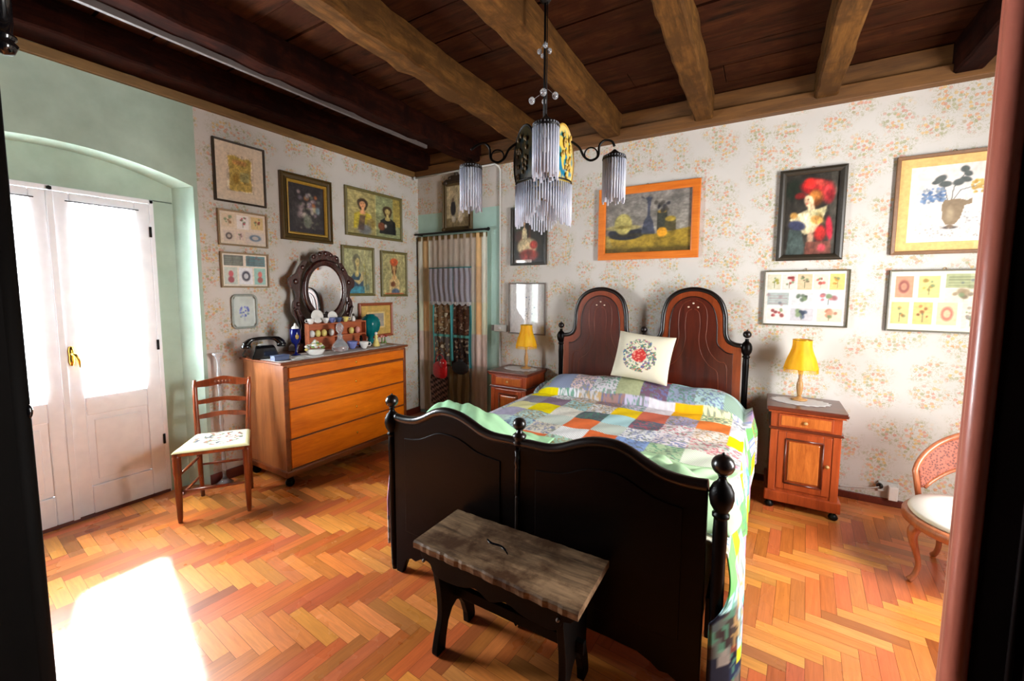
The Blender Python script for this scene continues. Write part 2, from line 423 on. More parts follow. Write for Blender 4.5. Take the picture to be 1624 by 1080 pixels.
# ---- left wall: plastered stretch with the arched door niche
yc, half, zs, za = -2.95, .67, 2.195, 2.315
arc = []
for i in range(33):
    t = -1 + 2 * i / 32; arc.append((yc + half * t, zs + (za - zs) * (1 - t * t) ** 1.0))
w = MB()
wallquad(w, [(0, yc + half, -.02), (0, -2.255, -.02), (0, -2.255, 3.05), (0, yc + half, 3.05)])
wallquad(w, [(0, YS - .1, -.02), (0, yc - half, -.02), (0, yc - half, 3.05), (0, YS - .1, 3.05)])
inner = [(yc + (y - yc) * .885, z - .012) for y, z in arc]
for (a, b2), (c, d) in zip(zip(arc, arc[1:]), zip(inner, inner[1:])):
    wallquad(w, [(0, a[0], a[1]), (0, b2[0], b2[1]), (0, b2[0], 3.05), (0, a[0], 3.05)])
    wallquad(w, [(0, a[0], a[1]), (-.14, c[0], c[1]), (-.14, d[0], d[1]), (0, b2[0], b2[1])])
    wallquad(w, [(-.14, c[0], c[1]), (-.14, c[0], 2.075), (-.14, d[0], 2.075), (-.14, d[0], d[1])])
for s, e in ((0, 1), (-1, -1)):
    a, c = arc[s], inner[s]
    wallquad(w, [(0, a[0], -.02), (-.14, c[0], -.02), (-.14, c[0], c[1]), (0, a[0], a[1])])
ir, il = inner[-1][0], inner[0][0]
wallquad(w, [(-.14, -2.478, -.02), (-.14, ir, -.02), (-.14, ir, 2.08), (-.14, -2.478, 2.08)])
wallquad(w, [(-.14, -3.462, -.02), (-.14, il, -.02), (-.14, il, 2.08), (-.14, -3.462, 2.08)])
# outer jamb of the thick wall beyond the door leaves
for y0, y1 in ((-2.478, -2.25), (-3.75, -3.462)): w.box(-.32, -.141, y0, y1, -.02, 3.05)
w.box(-.32, -.141, -3.462, -2.478, 2.075, 3.05)
struct(w.build('wall_left', 'green_plaster'))
# ---- remaining walls (behind and beside the camera)
w = MB(); w.box(XE, XE + .15, -1.22, 0, -.02, 3.05); w.box(XE, XE + .15, -3.3, -2.04, -.02, 3.05); w.box(XE, XE + .15, -2.04, -1.22, -.02, .55); w.box(XE, XE + .15, -2.04, -1.22, 2.36, 3.05)
struct(w.build('wall_right', 'white_plaster'))
w = MB(); w.box(4.42, XE + .15, -3.45, -3.3, -.02, 3.05); w.box(4.42, 4.57, YS, -3.45, -.02, 3.05); w.box(-.15, 4.57, YS - .15, YS, -.02, 3.05)
struct(w.build('wall_front', 'low_bounce_plaster'))
# ---- east window
w = thing('window_1', None, None, (XE + .05, -1.63, .55), kind='structure')
f_ = MB(); f_.M = Matrix.Translation((-XE - .05, 1.63, -.55))
for y0, y1 in ((-2.04, -1.985), (-1.275, -1.22)): f_.box(XE + .05, XE + .10, y0, y1, .55, 2.36)
for z0, z1 in ((.55, .63), (2.28, 2.36)): f_.box(XE + .05, XE + .10, -1.985, -1.275, z0, z1)
f_.box(XE + .055, XE + .095, -1.65, -1.61, .63, 2.28)
f_.build('window_frame', 'white_paint', w, bevel=.004)
g_ = MB(); g_.M = f_.M; g_.box(XE + .075, XE + .078, -1.985, -1.275, .63, 2.28); g_.build('window_glass', 'window_glass', w)

# ---- ceiling boards
cb_ = MB(); z0 = HW
y = YS - .1; r_ = random.Random(3)
while y < .1:
    wd = r_.uniform(.2, .27); x = -.2
    while x < XE + .2:
        ln = r_.uniform(1.2, 2.2); k = r_.uniform(.55, 1.25); dz = r_.uniform(0, .012)
        cb_.box(x, x + ln - .006, y, y + wd - .012, z0 + dz, z0 + .03 + dz); x += ln
    y += wd
cb_.box(-.3, XE + .3, YS - .3, .3, z0 + .045, z0 + .07)
struct(cb_.build('ceiling', 'ceiling_wood'))

# ---- joists
def joist(xn, xf, wd, z0, z1, mat, label, rough=.006, seed=0):
    r = random.Random(seed); n = 44; mb = MB()
    ja = [(r.uniform(-1, 1) * rough, r.uniform(-1, 1) * rough, r.uniform(-1, 1) * rough * .7) for _ in range(n + 1)]
    rings = []
    for i in range(n + 1):
        t = i / n; y = YS + .02 + (0 - YS - .04) * t; x = xn + (xf - xn) * t; a, b, c = ja[i]
        rings.append(mb._v([(x - wd / 2 + a, y, z1), (x - wd / 2 + a, y, z0 + c + .01), (x - wd / 2 + a + .012, y, z0 + c), (x + wd / 2 + b - .012, y, z0 + c), (x + wd / 2 + b, y, z0 + c + .01), (x + wd / 2 + b, y, z1)]))
    for p, q in zip(rings, rings[1:]): mb._f([(p + k, p + (k + 1) % 6, q + (k + 1) % 6, q + k) for k in range(6)], False)
    mb._f([tuple(rings[0] + k for k in range(5, -1, -1)), tuple(rings[-1] + k for k in range(6))], False)
    o = mb.build('ceiling_joist', mat); tag(o, label, 'beam', 'rough wooden ceiling joists')
joist(.122, .122, .225, 2.812, HW, 'joist_dark', 'blackish joist tight against the wall above the white french door', seed=1)
joist(.875, .855, .15, 2.79, HW, 'joist_dark', 'dark reddish joist carrying the pale grey cable duct on its edge', .01, 2)
joist(1.67, 1.60, .15, 2.79, HW, 'joist_wood', 'rough brown joist with a chipped waney edge, running above the left arm of the chandelier', .012, 3)
joist(2.36, 2.315, .15, 2.79, HW, 'joist_wood', 'golden brown joist passing right behind the chandelier rod', .005, 4)
joist(3.10, 3.045, .135, 2.79, HW, 'joist_wood', 'brown joist above the right half of the bed and the orange framed still life', .005, 5)
joist(3.80, 3.81, .135, 2.79, HW, 'joist_wood', 'joist above the print of the woman in a red hat', .005, 6)
joist(4.49, 4.50, .135, 2.79, HW, 'joist_dark', 'joist farthest to the right, above the flower vase print', .005, 7)
d_ = MB(); d_.box(.775, .80, YS + .02, -.72, 2.765, 2.805); tag(d_.build('cable_duct', 'grey_duct', bevel=.002), 'straight pale grey cable duct along the edge of a ceiling joist', 'cable duct')
# back plate and left trim
p_ = MB(); p_.box(.0, XE, -.075, 0, 2.752, 2.85); p_.box(0, XE, -.045, 0, 2.85, HW)
struct(p_.build('trim_1', 'plate_wood', bevel=.006))
p_ = MB(); p_.box(0, .028, YS, -.075, 2.75, 2.812); struct(p_.build('trim_2', 'trim_wood', bevel=.004))
p_ = MB(); p_.box(0, .016, -2.28, -.02, 0, .075); struct(p_.build('baseboard_left', 'baseboard_wood', bevel=.003))
p_ = MB(); p_.box(1.1, XE, -.014, 0, 0, .05); struct(p_.build('baseboard_back', 'baseboard_wood', bevel=.003))

# ---- french door in the niche
th_ = MB(); th_.box(-.20, -.132, -3.46, -2.48, 0, .02); struct(th_.build('trim_3', 'baseboard_wood'))
door = thing('door_1', None, None, (-.14, -2.97, 0), kind='structure')
fr = MB(); fr.M = Matrix.Translation((.14, 2.97, 0))
fr.box(-.19, -.135, -3.47, -3.445, 0, 2.08); fr.box(-.19, -.135, -2.495, -2.47, 0, 2.08); fr.box(-.19, -.135, -3.47, -2.47, 2.052, 2.08)
fr.build('door_frame', 'white_paint', door, bevel=.004)
def leaf(y0, y1, handle):
    T = Matrix.Translation((.14, 2.97, 0)); x0, x1 = -.178, -.138; st = .082
    mb = MB(); mb.M = T
    mb.box(x0, x1, y0, y0 + st, .021, 2.05); mb.box(x0, x1, y1 - st, y1, .018, 2.05)
    mb.box(x0, x1, y0 + st, y1 - st, 1.985, 2.05); mb.box(x0, x1, y0 + st, y1 - st, .665, .785); mb.box(x0, x1, y0 + st, y1 - st, .018, .2)
    lf = mb.build('door_leaf', 'white_paint', door, bevel=.006)
    q = MB(); q.M = T; q.box(x0 + .012, x1 - .012, y0 + st - .002, y1 - st + .002, .2, .665); q.box(x0 + .006, x1 - .006, y0 + st + .035, y1 - st - .035, .235, .63)
    q.build('lower_panel', 'white_paint', lf, bevel=.006)
    q = MB(); q.M = T; q.box(-.158, -.155, y0 + st, y1 - st, .785, 1.985); q.build('glass', 'window_glass', lf)
    hy = y1 if y1 > -2.6 else y0
    for z in (.4, 1.08, 1.86):
        q = MB(); q.M = T; q.tube([(-.131, hy - .004 if hy > -3 else hy + .004, z - .035), (-.131, hy - .004 if hy > -3 else hy + .004, z + .035)], .0075, 8); q.build('hinge', 'dark_iron', lf)
    if handle:
        q = MB(); q.M = T; q.lathe([(.0, -.062), (.012, -.058), (.017, -.03), (.014, 0), (.017, .03), (.012, .058), (0, .062)], (-.134, y0 + .034, 1.055), 14, .9)
        q.M = T; q.tube([(-.134, y0 + .034, 1.07), (-.10, y0 + .034, 1.07), (-.095, y0 + .045, 1.066), (-.096, y0 + .058, 1.03), (-.1, y0 + .064, .985)], [.008, .009, .010, .009, .005], 10)
        hd = q.build('door_handle', 'brass', lf); hd['label'] = 'brass lever handle'
leaf(-2.968, -2.493, True); leaf(-3.447, -2.972, False)
ab = MB(); ab.M = Matrix.Translation((.14, 2.97, 0)); ab.box(-.138, -.128, -2.985, -2.955, .018, 2.05); ab.build('astragal', 'white_paint', door, bevel=.003)
lt = MB(); lt.M = ab.M; lt.lathe([(.0, 0), (.012, .004), (.012, .02), (0, .026)], (-.125, -2.97, 2.05), 12); lt.build('top_bolt', 'dark_iron', door)
for y0, y1, lb in ((-2.886, -2.575, 'thin white sheer curtain over the glass of the door leaf with the brass handle'), (-3.365, -3.054, 'thin white sheer curtain over the glass of the leaf cut off at left')):
    def P(u, v, y0=y0, y1=y1): return (-.128 + .005 * math.sin(u * 40) * (1 - v * .4), y0 + (y1 - y0) * u, .80 + 1.195 * v)
    r = thing('sheer_curtain', lb, 'curtain', (-.128, (y0 + y1) / 2, .8), group='sheer door curtains')
    q = MB(); q.M = Matrix.Translation((.128, -(y0 + y1) / 2, -.8)); q.grid(P, 90, 12); q.build('sheer_cloth', 'sheer_white', r)
    q = MB(); q.M = Matrix.Translation((.128, -(y0 + y1) / 2, -.8)); q.tube([(-.13, y0 - .02, 1.998), (-.13, y1 + .02, 1.998)], .0035, 6); q.build('curtain_rod', 'dark_iron', r)
# ================================================================ BED
BX0, BX1 = 1.89, 3.42; BM = (BX0 + BX1) / 2; YF = -2.238; YH = -.12
bed = thing('double_bed', 'dark carved wooden double bed with two arched headboards and ball finials', 'bed', (BM, -1.18, 0))
T = Matrix.Translation((-BM, 1.18, 0))
def sym(l): return l
# footboard silhouette (measured), bottom with scroll cut-outs
topL = [(1.925, .820), (1.98, .815), (2.063, .822), (2.13, .848), (2.19, .880), (2.252, .896), (2.33, .890), (2.393, .869), (2.46, .840), (2.524, .826), (2.605, .826), (2.65, .824)]
def half_board(x_in, x_out, mir):
    up = [((2 * BM - x) if mir else x, z) for x, z in topL]
    up = smoothcurve(up, 3)
    lo = [(1.925, .0), (1.965, .0), (1.985, .05), (2.0, .085), (2.03, .10), (2.06, .095), (2.09, .115), (2.14, .135), (2.25, .14), (2.50, .14), (2.57, .12), (2.60, .09), (2.625, .03), (2.65, .0)]
    lo = [((2 * BM - x) if mir else x, z) for x, z in lo]
    return up + lo[::-1]
for mir, nm in ((False, 'left'), (True, 'right')):
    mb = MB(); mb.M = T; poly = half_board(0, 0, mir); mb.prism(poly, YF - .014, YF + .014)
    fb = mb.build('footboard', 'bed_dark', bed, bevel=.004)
    # moulded top rail following the curve
    mb = MB(); mb.M = T; crv = smoothcurve([((2 * BM - x) if mir else x, z) for x, z in topL], 3)
    mb.tube([(x, YF, z + .004) for x, z in crv], .021, 10)
    mb.build('top_moulding', 'bed_rim', fb)
    # raised field
    mb = MB(); mb.M = T
    fld = [((2 * BM - x) if mir else x, z) for x, z in smoothcurve([(2.0, .73), (2.1, .745), (2.2, .79), (2.26, .80), (2.35, .79), (2.45, .75), (2.57, .735)], 3) + [(2.57, .24), (2.0, .24)]]
    mb.prism(fld, YF - .019, YF - .013); mb.build('panel_field', 'bed_dark', fb, bevel=.003)
def post(x, y, zb, r, name='post', z0=0):
    mb = MB(); mb.M = T
    z = zb - .036
    mb.lathe([(.014, z0), (.018, z0 + .03), (.021, z0 + .15), (.021, z - .30), (.023, z - .2), (.021, z - .15), (.019, z - .145), (.027, z - .14), (.027, z - .13), (.02, z - .125),
              (.024, z - .118), (.034, z - .10), (.039, z - .075), (.037, z - .05), (.028, z - .03), (.017, z - .02), (.013, z - .012), (.012, z - .004), (.016, z + .002)], (x, y, 0), 18)
    p = mb.build(name, 'bed_dark', bed)
    mb = MB(); mb.M = T; mb.ball((x, y, zb), (r, r, r * .97), 18, 12); mb.lathe([(.0, 0), (.006, 0), (.005, .006), (0, .01)], (x, y, zb + r * .93), 8)
    mb.build('ball_finial', 'bed_rim', p)
    return p
post(1.90, YF, .903, .033); post(3.425, YF, .903, .036)
mb = MB(); mb.M = T
mb.lathe([(.010, .80), (.012, .815), (.026, .822), (.028, .832), (.02, .842), (.028, .852), (.03, .862), (.018, .872), (.011, .878), (.014, .882)], (BM, YF, 0), 16)
mb.lathe([(.004, .60), (.009, .61), (.009, .72), (.007, .73), (.011, .745), (.009, .76), (.007, .77), (.009, .80)], (BM, YF - .02, 0), 10)
mb.lathe([(.004, .13), (.007, .15), (.007, .59), (.004, .61)], (BM, YF - .02, 0), 10)
ce = mb.build('centre_spindle', 'bed_rim', bed)
mb = MB(); mb.M = T; mb.ball((BM, YF, .910), (.029, .029, .028), 16, 10); mb.build('ball_finial', 'bed_rim', ce)
# headboards
HT = [(1.925, 1.055), (1.975, 1.062), (2.015, 1.085), (2.036, 1.13), (2.042, 1.2), (2.048, 1.29), (2.08, 1.385), (2.14, 1.445), (2.21, 1.474), (2.275, 1.482), (2.34, 1.474), (2.41, 1.445), (2.468, 1.385), (2.497, 1.29), (2.503, 1.2), (2.508, 1.13), (2.53, 1.085), (2.57, 1.062), (2.635, 1.055)]
for mir in (False, True):
    f = (lambda x: 2 * BM - x) if mir else (lambda x: x)
    crv = smoothcurve([(f(x), z) for x, z in HT], 4)
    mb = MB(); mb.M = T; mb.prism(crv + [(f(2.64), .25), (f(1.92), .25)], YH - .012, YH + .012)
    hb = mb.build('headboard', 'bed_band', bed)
    mb = MB(); mb.M = T; mb.tube([(x, YH - .004, z + .004) for x, z in crv], .019, 10); mb.build('top_moulding', 'bed_rim', hb)
    cx = f(2.275)
    def inset(d, zl=.3):
        pts = []
        for x, z in HT:
            X = 2.275 + (x - 2.275) * (1 - d / .36) if abs(x - 2.275) > .24 else 2.275 + (x - 2.275) * (1 - d / .235)
            Z = z - d * (1.0 if z > 1.2 else 1.15)
            pts.append((f(X), Z))
        return smoothcurve(pts, 4)
    mb = MB(); mb.M = T; mb.prism(inset(.058) + [(f(2.275 + .302), .3), (f(2.275 - .302), .3)], YH - .0155, YH - .011); mb.build('walnut_panel', 'bed_walnut', hb, bevel=.001)
    mb = MB(); mb.M = T
    for d in (.055,): mb.tube([(x, YH - .015, z) for x, z in inset(d)], .004, 6)
    mb.build('dark_beading', 'bed_rim', hb)
    mb = MB(); mb.M = T
    # inlaid flowing lines
    for s in (-1, 1):
        mb.tube([(cx + s * x, YH - .0165, z) for x, z in smoothcurve([(.02, 1.40), (.07, 1.375), (.10, 1.31), (.105, 1.2), (.10, 1.1), (.13, 1.0), (.19, .93), (.25, .9), (.26, .7)], 4)], .0022, 5)
        mb.tube([(cx + s * x, YH - .0165, z) for x, z in smoothcurve([(.01, 1.33), (.045, 1.3), (.055, 1.2), (.05, 1.08), (.075, .97), (.13, .89), (.19, .84), (.2, .7)], 4)], .0018, 5)
    mb.build('inlay_lines', 'bed_band', hb)
    for px_, pz_ in ((cx, 1.375), (cx - .035, 1.345), (cx + .035, 1.345)):
        mb = MB(); mb.M = T; mb.ball((px_, YH - .018, pz_), (.008, .003, .006), 8, 6); o = mb.build('pearl_stud', 'mount_cream', hb); o['label'] = 'small pale inlaid stud'
post(1.893, YH, 1.148, .028); post(3.417, YH, 1.148, .030)
mb = MB(); mb.M = T; mb.lathe([(.012, 1.0), (.02, 1.02), (.022, 1.06), (.03, 1.075), (.02, 1.09), (.012, 1.105), (.012, 1.118)], (BM, YH, 0), 14)
ce = mb.build('centre_spindle', 'bed_rim', bed)
mb = MB(); mb.M = T; mb.ball((BM, YH, 1.146), .028, 16, 10); mb.build('ball_finial', 'bed_rim', ce)
for x in (1.905, 3.405): mb = MB(); mb.M = T; mb.box(x - .015, x + .015, YF + .014, YH - .012, .27, .42); mb.build('side_rail', 'bed_dark', bed, bevel=.003)

mt = thing('mattress', 'low mattress block hidden under the patchwork quilt between the side rails', 'mattress', (BM, -1.18, .27))
mb = MB(); mb.M = Matrix.Translation((-BM, 1.18, -.27)); mb.box(1.93, 3.38, YF + .03, YH - .03, .27, .575); mb.build('mattress_body', 'white_paint', mt, bevel=.03)

# ---------------------------------------------------------------- patchwork quilt
PATCH = {(0, 0): (246, 226, 0), (1, 0): (236, 234, 240), (0, 1): (150, 148, 158), (1, 1): (140, 120, 142), (1, 2): (246, 226, 0), (2, 1): (170, 214, 218), (2, 0): (206, 200, 200),
         (3, 2): (96, 104, 112), (4, 1): (248, 212, 20), (3, 0): (172, 134, 128), (4, 0): (206, 196, 220), (6, 0): (248, 186, 20), (5, 1): (214, 112, 88), (6, 1): (176, 168, 200),
         (7, 0): (246, 240, 190), (7, 1): (238, 130, 60), (8, 2): (246, 226, 0), (5, 2): (104, 106, 122), (3, 3): (238, 120, 66), (4, 2): (180, 220, 224), (2, 4): (222, 214, 196),
         (2, 5): (240, 122, 68), (3, 4): (238, 240, 240), (4, 4): (228, 112, 60), (3, 5): (186, 222, 204), (5, 4): (140, 168, 216), (6, 2): (236, 232, 232), (6, 4): (176, 200, 160),
         (2, 2): (228, 226, 214), (5, 0): (226, 220, 226), (5, 3): (236, 236, 238), (6, 3): (232, 222, 226), (7, 2): (242, 226, 216), (2, 3): (206, 216, 206), (4, 3): (196, 206, 196), (4, 5): (196, 224, 228),
         (0, 2): (236, 232, 170), (0, 3): (180, 176, 200), (1, 3): (190, 216, 210), (1, 4): (176, 208, 210), (0, 4): (200, 220, 214), (7, 3): (214, 210, 200), (7, 4): (226, 236, 214), (6, 5): (196, 222, 190), (5, 5): (208, 224, 216)}
SIDE = [(120, 200, 110), (246, 232, 40), (180, 220, 224), (232, 236, 228), (150, 200, 196), (238, 200, 60), (210, 220, 226), (196, 160, 190), (236, 236, 236), (120, 190, 180), (150, 60, 50), (60, 70, 100)]
LOW = [(60, 44, 44), (120, 60, 48), (40, 50, 78), (150, 140, 130), (70, 60, 54), (34, 34, 48), (130, 110, 100), (90, 40, 40)]
PIL = [(150, 186, 160), (140, 150, 176), (222, 196, 192), (214, 210, 216), (176, 180, 140), (120, 90, 110), (150, 160, 186), (176, 206, 206), (150, 176, 160)]
PIL2 = [(170, 176, 172), (150, 154, 160), (196, 190, 190), (190, 180, 170), (206, 200, 190), (222, 84, 54), (176, 216, 222), (190, 222, 226), (186, 214, 210)]
def hsh(*a):
    h = 2166136261
    for x in a: h = ((h ^ (int(x) & 0xffff)) * 16777619) & 0xffffffff
    h ^= h >> 13; h = (h * 1274126177) & 0xffffffff; h ^= h >> 16
    return (h & 0xffff) / 65535.
def vn(x, y, s):
    x *= s; y *= s; i, j = math.floor(x), math.floor(y); fx, fy = x - i, y - j; fx = fx * fx * (3 - 2 * fx); fy = fy * fy * (3 - 2 * fy)
    return (hsh(i, j, 7) * (1 - fx) + hsh(i + 1, j, 7) * fx) * (1 - fy) + (hsh(i, j + 1, 7) * (1 - fx) + hsh(i + 1, j + 1, 7) * fx) * fy
def pattern(base, i, j, x, y):
    """printed cotton: flowers, stripes, checks or plain, by patch"""
    k = hsh(i, j, 3); b = np.array(base, float); sat = b.max() - b.min()
    if sat > 120: return b * (.96 + .06 * vn(x, y, 60))
    if k < .55:
        n = vn(x + i, y + j, 95); n2 = vn(x - j, y + i, 70)
        if n > .66: b = np.array([(204, 96, 110), (110, 120, 170), (90, 150, 120), (190, 150, 90)][int(hsh(i, j, 5) * 3.99)], float) * .75 + b * .25
        elif n2 > .68: b = b * .35 + np.array((110, 120, 110)) * .65
        return b
    if k < .72:
        s = math.sin((x + y if k < .63 else x - y) * 320); return b * (1 + .14 * s)
    return b * (.93 + .12 * vn(x, y, 90))
QX0, QX1, zt = 1.862, 3.435, .612
def pad(y): # pillow roll height at the head
    t = (-y - .14) / .44
    return 0 if t > 1 or t < 0 else .165 * math.sin(PI * min(1, t * 1.0)) ** .55
yhead, yfoot = -.145, YF + .035
dropR = .58; dropL = .52
W0 = dropL; W1 = W0 + (QX1 - QX0); W2 = W1 + dropR
def quiltP(s, y):
    """s = arc length across (left drape, top, right drape)"""
    pz = pad(y); edge = .5 + .5 * math.tanh((y + 2.0) * 6)
    if s < W0:
        d = W0 - s; return (QX0 - .012 - .02 * (1 + math.sin(y * 19)) * min(1, d * 4) , y, max(.09, zt + pz * .35 * max(0, 1 - d * 3) - .02 - d))
    if s > W1:
        d = s - W1; fold = math.sin(y * 17 + 1.2) * .5 + math.sin(y * 41) * .22
        x = QX1 + .012 + (.028 + .02 * fold) * min(1, d * 5) + .01 * d
        y -= .10 * min(1, max(0, d - .05) * 7) * max(0, (-y - 1.9) / .3)
        rk_ = min(1, max(0, d - .05) * 7)
        if y < -1.9: x += .02 * rk_
        x -= .095 * rk_ * max(0, (-y - 2.16) / .145) ** 2
        hem = .05 + .05 * math.sin(y * 6) if y < -1.9 else (.10 + .02 * math.sin(y * 9))
        if y > -.62: hem = .30
        zz = zt - .025 + pz * .30 * max(0, 1 - d * 2.5) - d * ((zt - hem) / dropR)
        return (x + (.03 if y > -.62 else 0), y, zz)
    u = (s - W0) / (W1 - W0); e = min(u, 1 - u)
    rnd = (1 - math.exp(-e * 42))
    h = zt - .03 * (1 - rnd) + pz * (1 - math.exp(-e * 16)) * (.9 + .08 * math.cos(u * 2 * PI * 2)) * (1 + .0 * u)
    h -= .022 * math.exp(-((y + .585) / .016) ** 2)
    h += .006 * math.sin(s * 13 + y * 7) * math.sin(y * 9) + .003 * math.sin(s * 31 - y * 23)
    return (QX0 + (QX1 - QX0) * u, y, h)
def quiltC(s, y):
    # gentle skew of the patch rows as in the photo
    X = QX0 + (s - W0); n1 = .004 * math.sin(y * 30); Y = y + .10 * (X - 2.65) * .25
    if y > -.55:
        i = int(math.floor((X - 1.89 + .1) / .19)); i2 = max(0, min(8, i)); pj = 0 if y < -.36 else 1
        c = (PIL if pj == 0 else PIL2)[i2]
        if W0 < s < W1: return pattern(c, i2 + 20, pj + 5, X, y)
        return pattern(SIDE[int(hsh(i, pj, 9) * 8)], i, pj + 9, X, y)
    i = int(math.floor((X - 1.89) / .185)); j = int(math.floor((-Y - .53) / .2))
    if s > W1 + .02 or s < W0 - .02:
        if (s > W1 + .36 and y < -1.9) or (s > W1 + .16 and y < -2.14): c = LOW[int(hsh(i, j + 3, 4, math.floor(s * 16), math.floor(y * 16)) * 7.99)]
        else: c = SIDE[int(hsh(i + 3, math.floor(-Y / .11), 21) * 11.99) % 10]
        return pattern(c, i, j + 40, X * .6, y)
    c = PATCH.get((i, j))
    if c is None: c = [(232, 230, 232), (206, 214, 208), (214, 206, 216), (226, 222, 200), (190, 214, 212)][int(hsh(i, j, 2) * 4.99)]
    return pattern(c, i, j, X, y)
mb = MB(); NU, NV = 330, 300; cs = []
for jj in range(NV + 1):
    y = yhead + (yfoot - yhead) * jj / NV
    for ii in range(NU + 1): cs.append(quiltC(W2 * ii / NU, y))
cs = lin(np.clip(np.array(cs), 0, 255))
mb.M = Matrix.Translation((-BM, 1.18, -.6))
mb.grid(lambda u, v: quiltP(W2 * u, yhead + (yfoot - yhead) * v), NU, NV, cols=[tuple(c) for c in cs])
qr = thing('patchwork_quilt', 'multicoloured patchwork quilt with yellow and orange squares spread over the double bed', 'quilt', (BM, -1.18, .6))
mb.build('quilt_cloth', 'cloth', qr, solid=.006)

# ---------------------------------------------------------------- pale green blankets bunched at the foot
def blanket(name, label, x0, x1, y0, y1, hf, seed, colr, loc):
    r = thing(name, label, 'blanket', loc)
    mb = MB(); mb.M = Matrix.Translation((-loc[0], -loc[1], -loc[2])); nu, nv = 70, 60; cols = []
    for j in range(nv + 1):
        for i in range(nu + 1):
            u, v = i / nu, j / nv; k = vn(u * 3 + seed, v * 3, 6)
            c = np.array(colr) * (.92 + .1 * k); cols.append(tuple(lin(np.clip(c, 0, 255))))
    mb.grid(lambda u, v: hf(x0 + (x1 - x0) * u, y0 + (y1 - y0) * v, u, v), nu, nv, cols=cols)
    mb.build('blanket_cloth', 'cloth', r, solid=.008); return r
def hL(x, y, u, v):
    g = math.exp(-((x - 2.15) / .19) ** 2 - ((y + 2.0) / .19) ** 2) + .5 * math.exp(-((x - 2.34) / .12) ** 2 - ((y + 1.92) / .2) ** 2); g2 = math.exp(-((x - 1.95) / .12) ** 2 - ((y + 2.05) / .12) ** 2)
    e = min(u, 1 - u, v, 1 - v) * 9; e = 1 - math.exp(-e)
    w = .007 * math.sin(x * 36 + y * 24) + .006 * math.sin(x * 27 - y * 41) + .003 * math.sin(x * 90 + y * 20)
    return (x + .03 * math.sin(v * 9) * (1 - v), y + .025 * math.sin(u * 8), zt + .012 + e * (.215 * g + .17 * g2 + .02 + w))
blanket('green_blanket', 'pale mint green blanket bunched in a heap behind the left half of the footboard', 1.85, 2.52, YF + .045, -1.62, hL, 1, (176, 226, 178), (2.13, -1.98, .62))
def hR(x, y, u, v):
    g = math.exp(-((x - 3.27) / .16) ** 2 - ((y + 2.06) / .13) ** 2); g2 = math.exp(-((x - 3.16) / .12) ** 2 - ((y + 1.9) / .14) ** 2)
    e = 1 - math.exp(-min(u, 1 - u, v, 1 - v) * 9)
    w = .010 * math.sin(x * 42 - y * 30) + .008 * math.sin(x * 20 + y * 50)
    return (x + .03 * math.sin(v * 7), y + .03 * math.sin(u * 7 + 1), zt + .012 + e * (.135 * g + .10 * g2 + .02 + w))
blanket('green_blanket', 'light green blanket crumpled on the bed beside the right foot post', 2.98, 3.45, YF + .045, -1.56, hR, 4, (186, 222, 176), (3.2, -1.9, .62))

# ---------------------------------------------------------------- cream cushion with a flower wreath
cu = thing('cushion', 'square cream cushion embroidered with a round red flower bouquet, leaning between the headboards', 'cushion', (2.71, -.40, .765), math.radians(-4))
def cushP(side):
    def P(u, v):
        a, b = 2 * u - 1, 2 * v - 1
        t = (1 - a ** 4) * (1 - b ** 4); px = a * .225 * (1 - .05 * (1 - b * b)); pz = b * .19 * (1 - .05 * (1 - a * a))
        return (px, side * .075 * max(0, t) ** .6, pz)
    return P
cols = []; n = 80
for j in range(n + 1):
    for i in range(n + 1):
        x, z = 2 * i / n - 1, 2 * j / n - 1; rr = math.hypot(x + .02, (z + .02) * .9); c = np.array((232, 224, 200.))
        k = vn(x, z, 16); k2 = vn(x + 5, z, 22)
        if rr < .62 + .1 * (k - .5):
            if rr < .26: c = np.array((206, 60, 56.)) if k > .3 else np.array((232, 150, 130.))
            elif k > .56: c = np.array([(150, 66, 90), (96, 120, 170), (90, 140, 96), (214, 130, 110), (120, 90, 150)][int(k2 * 4.99)], float)
            elif k2 < .36: c = np.array((130, 160, 120.))
        cols.append(tuple(lin(c)))
mb = MB(); R_ = Matrix.Rotation(math.radians(-20), 4, 'X'); mb.M = Matrix.Translation((0, .02, .185)) @ R_ @ Matrix.Rotation(math.radians(4), 4, 'Y')
mb.grid(cushP(-1), n, n, cols=cols)
mb2 = MB(); mb2.M = mb.M; mb2.grid(cushP(1), 24, 24, cols=[tuple(lin((226, 216, 190)))] * 625)
mb.build('embroidered_front', 'cloth', cu); mb2.build('back_cover', 'cloth', cu)

